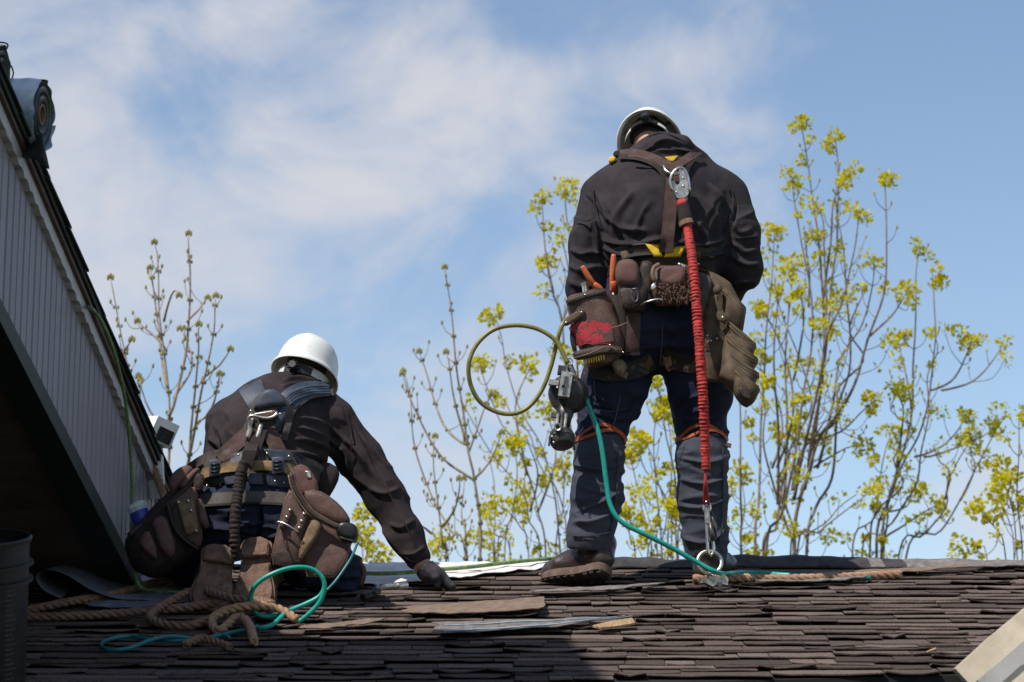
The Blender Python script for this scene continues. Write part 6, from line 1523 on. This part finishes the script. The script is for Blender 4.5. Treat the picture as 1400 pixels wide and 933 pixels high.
    G().box(P(773, 527, y - .06), (.044, .05, .098), ry).out('cylinder_cap', M['castal'], ng); G().box(P(773, 527, y - .087), (.014, .006, .07), ry).out('cap_slot', M['metaldk'], ng); G().cyl(P(770, 528, y - .093), P(770, 528, y - .08), .006).out('exhaust_port', M['black'], ng)
    G().box(P(757, 524, y - .04), (.038, .03, .020), ry).out('feed_latch', M['castal'], ng); G().box(P(768, 507, y - .02), (.03, .05, .03), ry).out('air_fitting', M['gunbody'], ng)
    g = G(); g.tube([P(774, 555, y), P(771, 572, y), P(768, 590, y)], [.040, .030, .026], 12); g.out('handle', M['gunbody'], ng, True)
    for dx in (-5, 1, 6): G().tube([P(768 + dx, 566, y - .03), P(766 + dx, 586, y - .035)], .007, 8).out('nose_rail', M['castal'] if dx != 1 else M['metaldk'], ng, True, 50)
    G().box(P(757, 568, y - .02), (.022, .03, .018), ry).out('trigger', M['metaldk'], ng)
    Q2 = Matrix.Translation(P(768, 598, y - .01)) @ Vector((.1, -.35, -.9)).to_track_quat('Z', 'Y').to_matrix().to_4x4()
    G().lathe([(.001, -.03), (.036, -.03), (.046, -.015), (.049, .0), (.046, .028), (.040, .038), (.001, .040)], Q2, 26).out('motor_housing', M['gunbody'], ng, True, 40)
    G().lathe([(.047, -.004), (.052, .0), (.052, .008), (.047, .012)], Q2, 26).out('housing_rim', M['metaldk'], ng, True, 40)
    Q3 = Matrix.Translation(P(763, 585, y - .055)) @ Vector((-.1, -1, -.05)).to_track_quat('Z', 'Y').to_matrix().to_4x4()
    G().lathe([(.008, .016), (.014, .018), (.017, .012), (.017, -.03), (.008, -.03)], Q3, 18, close=True).out('nozzle', M['castal'], ng, True, 40); G().lathe([(.001, .006), (.009, .006)], Q3, 12).out('bore', M['black'], ng)
    G().box(P(752, 600, y - .02), (.008, .05, .05), ry).out('contact_foot', M['metaldk'], ng); G().box(P(784, 604, y - .01), (.008, .04, .06), Matrix.Rotation(-.1, 3, 'Y')).out('contact_foot', M['black'], ng)
    rivets([(755, 597), (757, 605), (762, 530), (785, 520)], y - .065, .005, M['castal'], ng, 'bolt')
    # ---- hammer tool on the shingles by the knee
    hm = empty('roofing_hammer', R(525, 822, .03), 'steel roofing hammer lying on the shingles beside the right knee', 'hammer')
    G().tube([R(496, 832, .04), R(514, 828, .045)], [.016, .015], 10).out('grip', M['black'], hm, True, 50); G().tube([R(512, 826, .05), R(520, 822, .05), R(530, 820, .05), R(546, 819, .05)], [.010, .011, .010, .011], 10).out('shaft', M['castal'], hm, True, 50)
    G().tube([R(544, 819.5, .05), R(556, 818, .05)], [.0145, .0145], 14).out('head', M['metal'], hm, True, 50); G().tube([R(517, 830, .06), R(516, 818, .05)], [.012, .010], 8).out('claw', M['metaldk'], hm, True, 50)
    cf = empty('hose_fitting', R(298, 832, .03), 'small silver hose fitting lying against the left boot sole', 'hose fitting')
    G().tube([R(284, 831, .05), R(300, 834, .05)], [.009, .009], 10).out('stem', M['metaldk'], cf, True, 50); G().tube([R(299, 834, .05), R(314, 836, .05)], [.012, .012], 10).out('sleeve', M['castal'], cf, True, 50)
    # ---- bucket lower left
    bc = R(-28, 985, 0); Q = Matrix.Translation(bc) @ Matrix.Rotation(math.radians(18), 4, 'X')
    bk = empty('bucket', bc, 'black plastic bucket with ribbed rim at the lower left corner', 'bucket'); hh = .56; r0 = .135; r1 = .160
    rr = lambda z: r0 + (r1 - r0) * z / hh
    G().lathe([(.001, 0), (r0 - .01, 0), (r0, .012), (rr(hh * .8), hh * .8), (rr(hh), hh), (rr(hh) - .004, hh), (rr(hh * .8) - .006, hh * .8), (r0 - .01, .02), (.001, .015)], Q, 48).out('body', M['bucket'], bk, True, 40)
    G().lathe([(r1 - .004, hh - .012), (r1 + .006, hh - .010), (r1 + .008, hh), (r1 + .003, hh + .006), (r1 - .004, hh + .004)], Q, 48, close=True).out('rim', M['bucket'], bk, True, 40)
    for z in (hh - .075, hh - .125): G().lathe([(rr(z) - .002, z - .008), (rr(z) + .014, z - .005), (rr(z) + .014, z + .003), (rr(z) - .002, z + .006)], Q, 48, close=True).out('rib', M['bucket'], bk, True, 40)
    for k in range(22):
        z = .10 + k * .015; tp = [[Q @ Vector(((rr(zz) + .0012) * math.cos(a), (rr(zz) + .0012) * math.sin(a), zz)) for a in np.linspace(math.radians(-46), math.radians(-30 - 8 * ((k * 7) % 5) / 5), 6)] for zz in (z, z + .005)]
        G().slab(tp, (0, .0008, 0)).out('printed_line', M['labelgrey'], bk)
    # ---- white vented box on the left roof
    y = 10.25; vb = empty('exhaust_vent', P(207, 600, y), 'white metal vent box with dark louvres behind the left rake', 'vent'); ry = Matrix.Rotation(math.radians(22), 3, 'Y') @ Matrix.Rotation(math.radians(28), 3, 'Z')
    c = P(218, 591, y); G().box(c, (.098, .12, .098), ry).out('housing', M['whitemetal'], vb)
    G().box(c + ry @ Vector((.006, -.062, -.012)), (.066, .006, .056), ry).out('louvre_panel', M['metaldk'], vb)
    for k in range(5): G().box(c + ry @ Vector((.006, -.067, -.034 + k * .011)), (.062, .006, .004), ry).out('louvre', M['gunbody'], vb)
    G().tube([c + ry @ Vector((0, .02, -.04)), c + Vector((-.01, .06, -.26))], .035, 14).out('pipe', M['whitemetal'], vb, True, 50)
build_roof_items()
